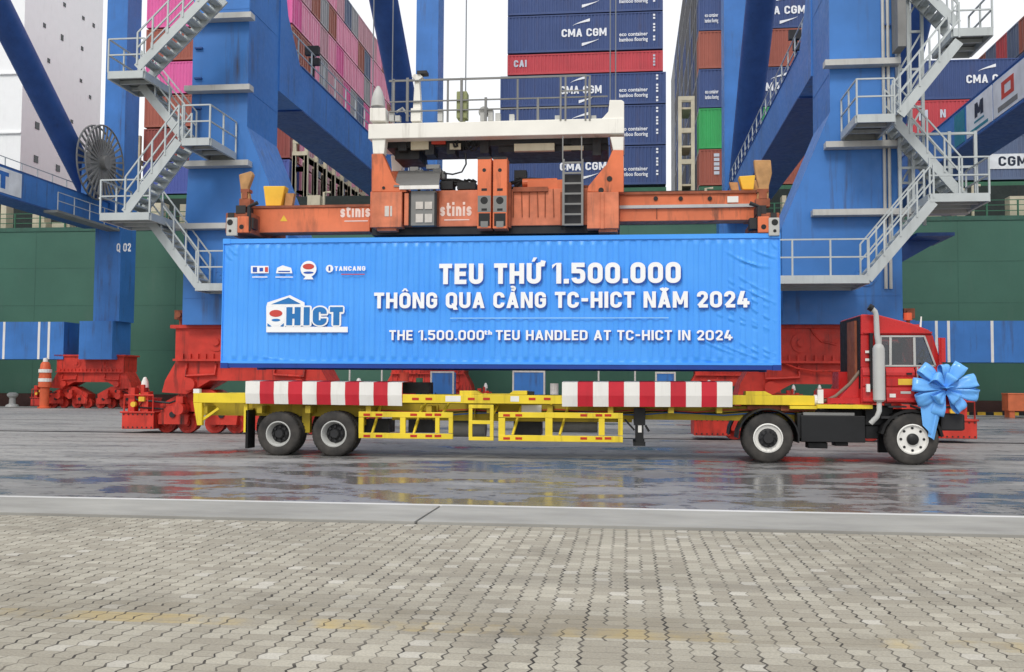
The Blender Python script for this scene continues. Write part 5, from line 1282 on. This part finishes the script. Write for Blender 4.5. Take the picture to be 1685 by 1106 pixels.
b = MB(); b.box(at(1417,570,KY).x-.06, at(1417,570,KY).x-.001, KY+.35, KY+1.1, at(1417,640,KY).z, at(1417,526,KY).z); b.build('hose_rack', M['rust'], tk)
# seat, wheel and dash seen through the glass
b = MB(); slab(b, 1474, 1500, 596, 603, KY+.5, KY+1.0); b.prism(kp((1472,603),(1481,603),(1476,566),(1468,566)), KY+.5, KY+1.0); slab(b, 1484, 1500, 562, 600, KY+1.3, KY+1.75, Y=KY+.6); build_each(b, 'seat', M['seat'], tk, bevel=.03)
b = MB(); c = at(1514, 590, KY+.75); 
b.tube([c + Vector((.07*math.cos(t*.393), .2*math.sin(t*.393), .19*math.cos(t*.393))) for t in range(17)], .016, 6, False); b.tube([c, at(1524,602,KY+.75)], .025, 6); slab(b, 1520, 1544, 596, 603.5, KY+.2, KB-.2); build_each(b, 'dashboard', M['black'], tk)
# stack and silencer
ex = at(1446, 600, KY-.1); yy = KY - .16; zz_ = lambda py: at(1446, py, yy).z; xx = at(1446, 600, yy).x
b = MB(); b.lathe((xx, yy, 0), (0,0,1), [(0,zz_(661)),(.09,zz_(661)),(.125,zz_(658)),(.125,zz_(574)),(.1,zz_(569)),(.06,zz_(566)),(0,zz_(566))], 24); o = b.build('silencer', M['lgrey'], tk, smooth=True)
b = MB(); xt = at(1442, 540, yy).x; b.tube([(xx, yy, zz_(567)), (xx-.03, yy, zz_(550)), (xt, yy, zz_(519)), (xt-.02, yy, zz_(513)), (xt-.09, yy, zz_(508))], [.06,.06,.055,.055,.06], 14); b.build('exhaust_pipe', M['lgrey'], tk, smooth=True)
b = MB(); b.tube([(xx, yy, zz_(661)), (xx, yy, zz_(676)), (xx-.05, yy, zz_(686)), (xx-.17, yy+.05, zz_(697))], .055, 12); b.build('exhaust_pipe', M['lgrey'], tk, smooth=True)
b = MB(); slab(b, 1432, 1437, 548, 640, KY-.12, KY-.001); b.cyl((xt-.1, yy, zz_(507)), (-.8,0,.5), .075, -.03, .06, 12); build_each(b, 'stack_bracket', M['black'], tk)
b = MB(); b.tube([at(1514,545,KY+.1), at(1516,521,KY+.1)], [.025,.015], 8); slab(b, 1509, 1517, 542, 546, KY+.05, KY+.15); build_each(b, 'antenna', M['whitep'], tk)
b = MB(); b.bar(at(1545,560,KY-.05), at(1553,560,KY-.12), .03); b.bar(at(1546,556,KY-.14), at(1548,600,KY-.14), .05); slab(b, 1549, 1556, 556, 596, KY-.2, KY-.08); b.build('mirror', M['maroon'] if 'maroon' in M else M['truck_red'], tk)
# deck behind the cab, chassis, tank, mudguard
b = MB(); slab(b, 1352, 1417, 640, 664, KY+.75, KY+1.5); slab(b, 1380, 1416.5, 612, 664, KY+1.2, KY+1.9); slab(b, 1362, 1416, 655, 664, KY+.1, KY+.7); b.prism(kp((1385,655),(1416.5,655),(1416.5,618)), KY+.2, KY+.3); build_each(b, 'rear_deck', M['truck_red'], tk)
b = MB()
for y in (KY+.55, KY+1.5): slab(b, 1205, 1560, 674, 690, y, y+.12, Y=KY+.3)
slab(b, 1318, 1424, 684, 728, KY+.05, KY+.6); slab(b, 1312, 1320, 680, 722, KY+.1, KY+.5); slab(b, 1424, 1470, 668, 700, KY+.25, KY+1.7); slab(b, 1330, 1362, 728, 738, KY+.2, KY+.6); slab(b, 1374, 1396, 728, 734, KY+.2, KY+.6); slab(b, 1424, 1446, 700, 722, KY+.3, KY+.8); slab(b, 1530, 1552, 676, 700, KY+.2, KY+1.9)
build_each(b, 'chassis', M['black'], tk, bevel=.015)
b = MB(); slab(b, 1322, 1406, 679, 683.6, KY+.06, KY+.58); b.build('tank_top', M['grey'], tk)
b = MB(); slab(b, 1345, 1436, 666, 672.5, KY+.02, KY+.16); slab(b, 1300, 1345, 668, 673, KY+.1, KY+1.6); build_each(b, 'deck_strip', M['yellow'], tk)
b = MB(); slab(b, 1285, 1342, 668, 676, KY+.3, KY+1.6); slab(b, 1230, 1290, 667.5, 674, KY+.35, KY+1.6); build_each(b, 'fifth_wheel', M['rust'], tk)
b = MB(); c = at(1264, 721, TY); c.z = .53
for y0_, y1_ in ((TY-.03, TY+.66), (TY+1.72, TY+2.4)):
    n = 12; ro, ri = .66, .63
    for i in range(n):
        a0, a1 = R(-8 + 188*i/n), R(-8 + 188*(i+1)/n)
        q = [(c.x + r_*math.cos(a), c.z + r_*math.sin(a)*.98) for r_, a in ((ro,a0),(ro,a1),(ri,a1),(ri,a0))]; b.prism(q, y0_, y1_)
b.build('mudguard', M['black'], tk)
b = MB(); slab(b, 1548, 1586, 681, 709, KY+.0, KY+.5); slab(b, 1560, 1588, 682, 708, KY+.55, KB); build_each(b, 'bumper', M['dark'], tk, bevel=.03)
b = MB(); slab(b, 1445, 1470, 668, 745, KY+.9, KY+1.0); c2 = at(1440, 735, KY+.8); b.build('mud_flap', M['black'], tk)
b = MB(); b.tube([at(1355,661,KY+.3), at(1375,652,KY+.25), at(1398,632,KY+.2), at(1419,606,KY+.2)], .035, 8); b.build('air_hose', M['hose'], tk, smooth=True)
b = MB(); b.tube([at(1356,655,KY+.5), at(1380,660,KY+.5), at(1405,640,KY+.5), at(1418,625,KY+.5)], .022, 8); b.build('air_hose', M['sred'], tk, smooth=True)

# ------------------------------------------------------------------ the ribbon bow on the tractor's nose
by = KY - .1
bc = at(1552, 640, by); bow = empty('ribbon_bow', (bc.x, by, at(1530, 718, by).z)); tag(bow, 'large pale blue satin ribbon bow tied to the front of the red tractor', 'bow')
def loop(tip, wd, dep, tilt, start=(1553, 641)):
    t = at(*tip, by); s = at(*start, by); d = Vector((t.x-s.x, 0, t.z-s.z)); L_ = d.length; d.normalize()
    side = Vector((-d.z, 0, d.x)); outv = Vector((0,-1,0))
    wv = (side*math.cos(tilt) + outv*math.sin(tilt)).normalized(); up = d.cross(wv).normalized()
    if up.y > 0: up = -up
    b = MB(); n = 22; vs = []
    for i in range(n+1):
        a = 2*math.pi*i/n - math.pi; rr_ = .5*(1+math.cos(a))
        along = L_*(.06+.94*rr_**.62); hgt = math.sin(a)*dep*(.3+.7*rr_)*1.15
        w_ = wd*(.3 + .75*min(1, rr_*1.9)**.8)
        p = s + d*along + up*(hgt+dep*.55) + outv*.04
        for k in range(6):
            u_ = abs(k/5-.5)*2; vs.append(p + wv*(w_*(k/5-.5)) + up*(.03*(1-rr_)*(u_-.5) + .016*math.sin(k*1.7+i*.45+tip[0])*(.3+rr_)))
    b.add(vs, [(i*6+k, i*6+k+1, (i+1)*6+k+1, (i+1)*6+k) for i in range(n) for k in range(5)])
    o = b.build('loop', M['ribbon'], bow, smooth=True)
    m = o.modifiers.new('thick', 'SOLIDIFY'); m.thickness = .003
for tip, wd, dep, tl in (((1513,604),.27,.09,.25), ((1581,600),.28,.09,-.2), ((1499,633),.26,.09,.2), ((1605,626),.27,.1,-.25), ((1608,650),.24,.09,.25), ((1505,659),.26,.1,-.3), ((1541,684),.25,.09,.25), ((1580,676),.26,.1,-.35), ((1547,600),.2,.1,.5),
        ((1527,627),.22,.2,.55), ((1569,622),.23,.2,-.4), ((1531,655),.22,.2,-.3), ((1574,655),.23,.22,.3), ((1552,637),.2,.26,.1)):
    loop(tip, wd, dep, tl)
b = MB()
for (q0, q1, yo) in ((((1512,660),(1540,660)), ((1517,700),(1536,722)), .03), (((1530,660),(1549,664)), ((1526,718),(1536,724)), .015)):
    n = 10; vs = []
    for i in range(n+1):
        t = i/n
        for k in range(6):
            u = k/5; pa = (q0[0][0]+(q0[1][0]-q0[0][0])*u, q0[0][1]+(q0[1][1]-q0[0][1])*u); pb2 = (q1[0][0]+(q1[1][0]-q1[0][0])*u, q1[0][1]+(q1[1][1]-q1[0][1])*u)
            p = at(pa[0]+(pb2[0]-pa[0])*t, pa[1]+(pb2[1]-pa[1])*t, by); vs.append((p.x, by - .06 - yo + .03*math.sin(u*6+t*2) , p.z))
    b.add(vs, [(i*6+k, i*6+k+1, (i+1)*6+k+1, (i+1)*6+k) for i in range(n) for k in range(5)])
b.build('tail', M['ribbon'], bow, smooth=True)

# ------------------------------------------------------------------ small things on the quay
b = MB(); x = ax(1659, 61, 660); yq = 61
b.box(x, x+1.6, yq, yq+1.0, .4, 1.35); b.box(x+.1, x+.4, yq+.1, yq+.9, 0, .4); b.box(x+1.2, x+1.5, yq+.1, yq+.9, 0, .4); b.box(x-.03, x+1.63, yq-.03, yq+1.03, 1.35, 1.43)
tag(b.build('storage_bin', M['orange'], None, bevel=.02), 'orange steel storage bin standing on the quay at the right edge', 'bin')
def bollard(px, lab):
    b = MB(); x = ax(px, 64.8, 660); b.lathe((x, 66, 0), (0,0,1), [(.45,0),(.4,.12),(.22,.2),(.2,.6),(.36,.75),(.36,.9),(.2,1.0),(0,1.0)], 18)
    tag(b.build('mooring_bollard', M['lgrey'], None, smooth=True), lab, 'bollard', 'mooring bollards on the quay edge')
def cabinet(pa, pb, py, lab):
    Y = 57.5; x0, x1, zt = ax(pa, Y, 640), ax(pb, Y, 640), az((pa+pb)/2, py, Y)
    r_ = empty('control_cabinet', ((x0+x1)/2, Y+.5, 0)); tag(r_, lab, 'cabinet', 'cabinets on the quay')
    b = MB(); b.box(x0+.06, x1-.06, Y, Y+1.0, .15, zt-.06); b.build('body', M['crane'], r_)
    b = MB()
    for x in (x0, x1-.1): b.box(x, x+.1, Y-.03, Y+.07, 0, zt)
    b.box(x0+.1, x1-.1, Y-.03, Y+.07, zt-.1, zt); b.box(x0+.1, x1-.1, Y-.03, Y+.07, .05, .15); b.build('frame', M['worn_white'], r_)
    b = MB(); b.box(x0+.3, x0+.34, Y-.05, Y-.001, 1.0, 1.25); b.build('handle', M['dark'], r_)
cabinet(708, 747, 611, 'blue control cabinet in a white frame seen under the left half of the lifted container')
cabinet(843, 897, 610, 'wider blue control cabinet in a white frame seen under the middle of the lifted container')
cabinet(1078, 1112, 612, 'blue control cabinet in a white frame above the front striped fender')
def drum(px, py, rp, m, lab):
    Y = 55.0; b = MB(); c = at(px, 650, Y); zt = az(px, py, Y); r = rp/FPX*Y
    b.lathe((c.x, Y, 0), (0,0,1), [(0,0),(r,0),(r,.02),(r*.97,.05),(r*.97,zt*.33),(r,zt*.34),(r*.97,zt*.35),(r*.97,zt*.66),(r,zt*.67),(r*.97,zt*.68),(r*.97,zt-.04),(r,zt),(0,zt)], 20)
    tag(b.build('storage_drum', m, None, smooth=True), lab, 'drum', 'drums on the quay')
drum(912, 631, 7, M['worn_white'], 'white storage drum behind the trailer left of the front striped fender')
drum(665, 613, 8, M['sred'], 'red storage drum behind the trailer at the end of the rear striped fender')
drum(690, 622, 6, M['deckg'], 'green storage drum behind the trailer beside the red drum')
def post(px, lab):
    b = MB(); Y = 56.0; x = ax(px, Y, 640); b.lathe((x, Y, 0), (0,0,1), [(0,0),(.14,0),(.14,.05),(.05,.06),(.05,3.0),(.09,3.02),(.09,3.2),(0,3.22)], 12)
    tag(b.build('barrier_post', M['worn_white'], None, smooth=True), lab, 'post', 'thin posts on the quay')
for px, lab in ((575, 'thin white post behind the rear striped fender'), (628, 'thin white post behind the right end of the rear striped fender'), (985, 'thin white post behind the left part of the front striped fender'), (1045, 'thin white post behind the middle of the front striped fender')): post(px, lab)
bollard(3, 'grey mooring bollard on the quay edge at the left border of the photo'); 
b = MB(); px = 75; x = ax(px, 62.3, 640)
b.lathe((x, 62.2, 0), (0,0,1), [(.42,0),(.42,.1),(.3,.12),(.3,1.35),(.42,1.4),(.38,2.2),(.3,2.9),(.2,3.05),(0,3.05)], 16)
o = b.build('marker_post', M['cone'], None, smooth=True); tag(o, 'orange marker post with pale bands beside the red bogies of crane Q 02', 'post')
b = MB()
for z in (1.75, 2.35): b.lathe((x, 62.2, 0), (0,0,1), [(.42,z),(.415,z+.22)], 16)
b.lathe((x, 62.2, 0), (0,0,1), [(.0,3.06),(.16,3.06),(.14,3.3),(0,3.32)], 12); build_each(b, 'band', M['whitep'], o)
print('containers', NCON)
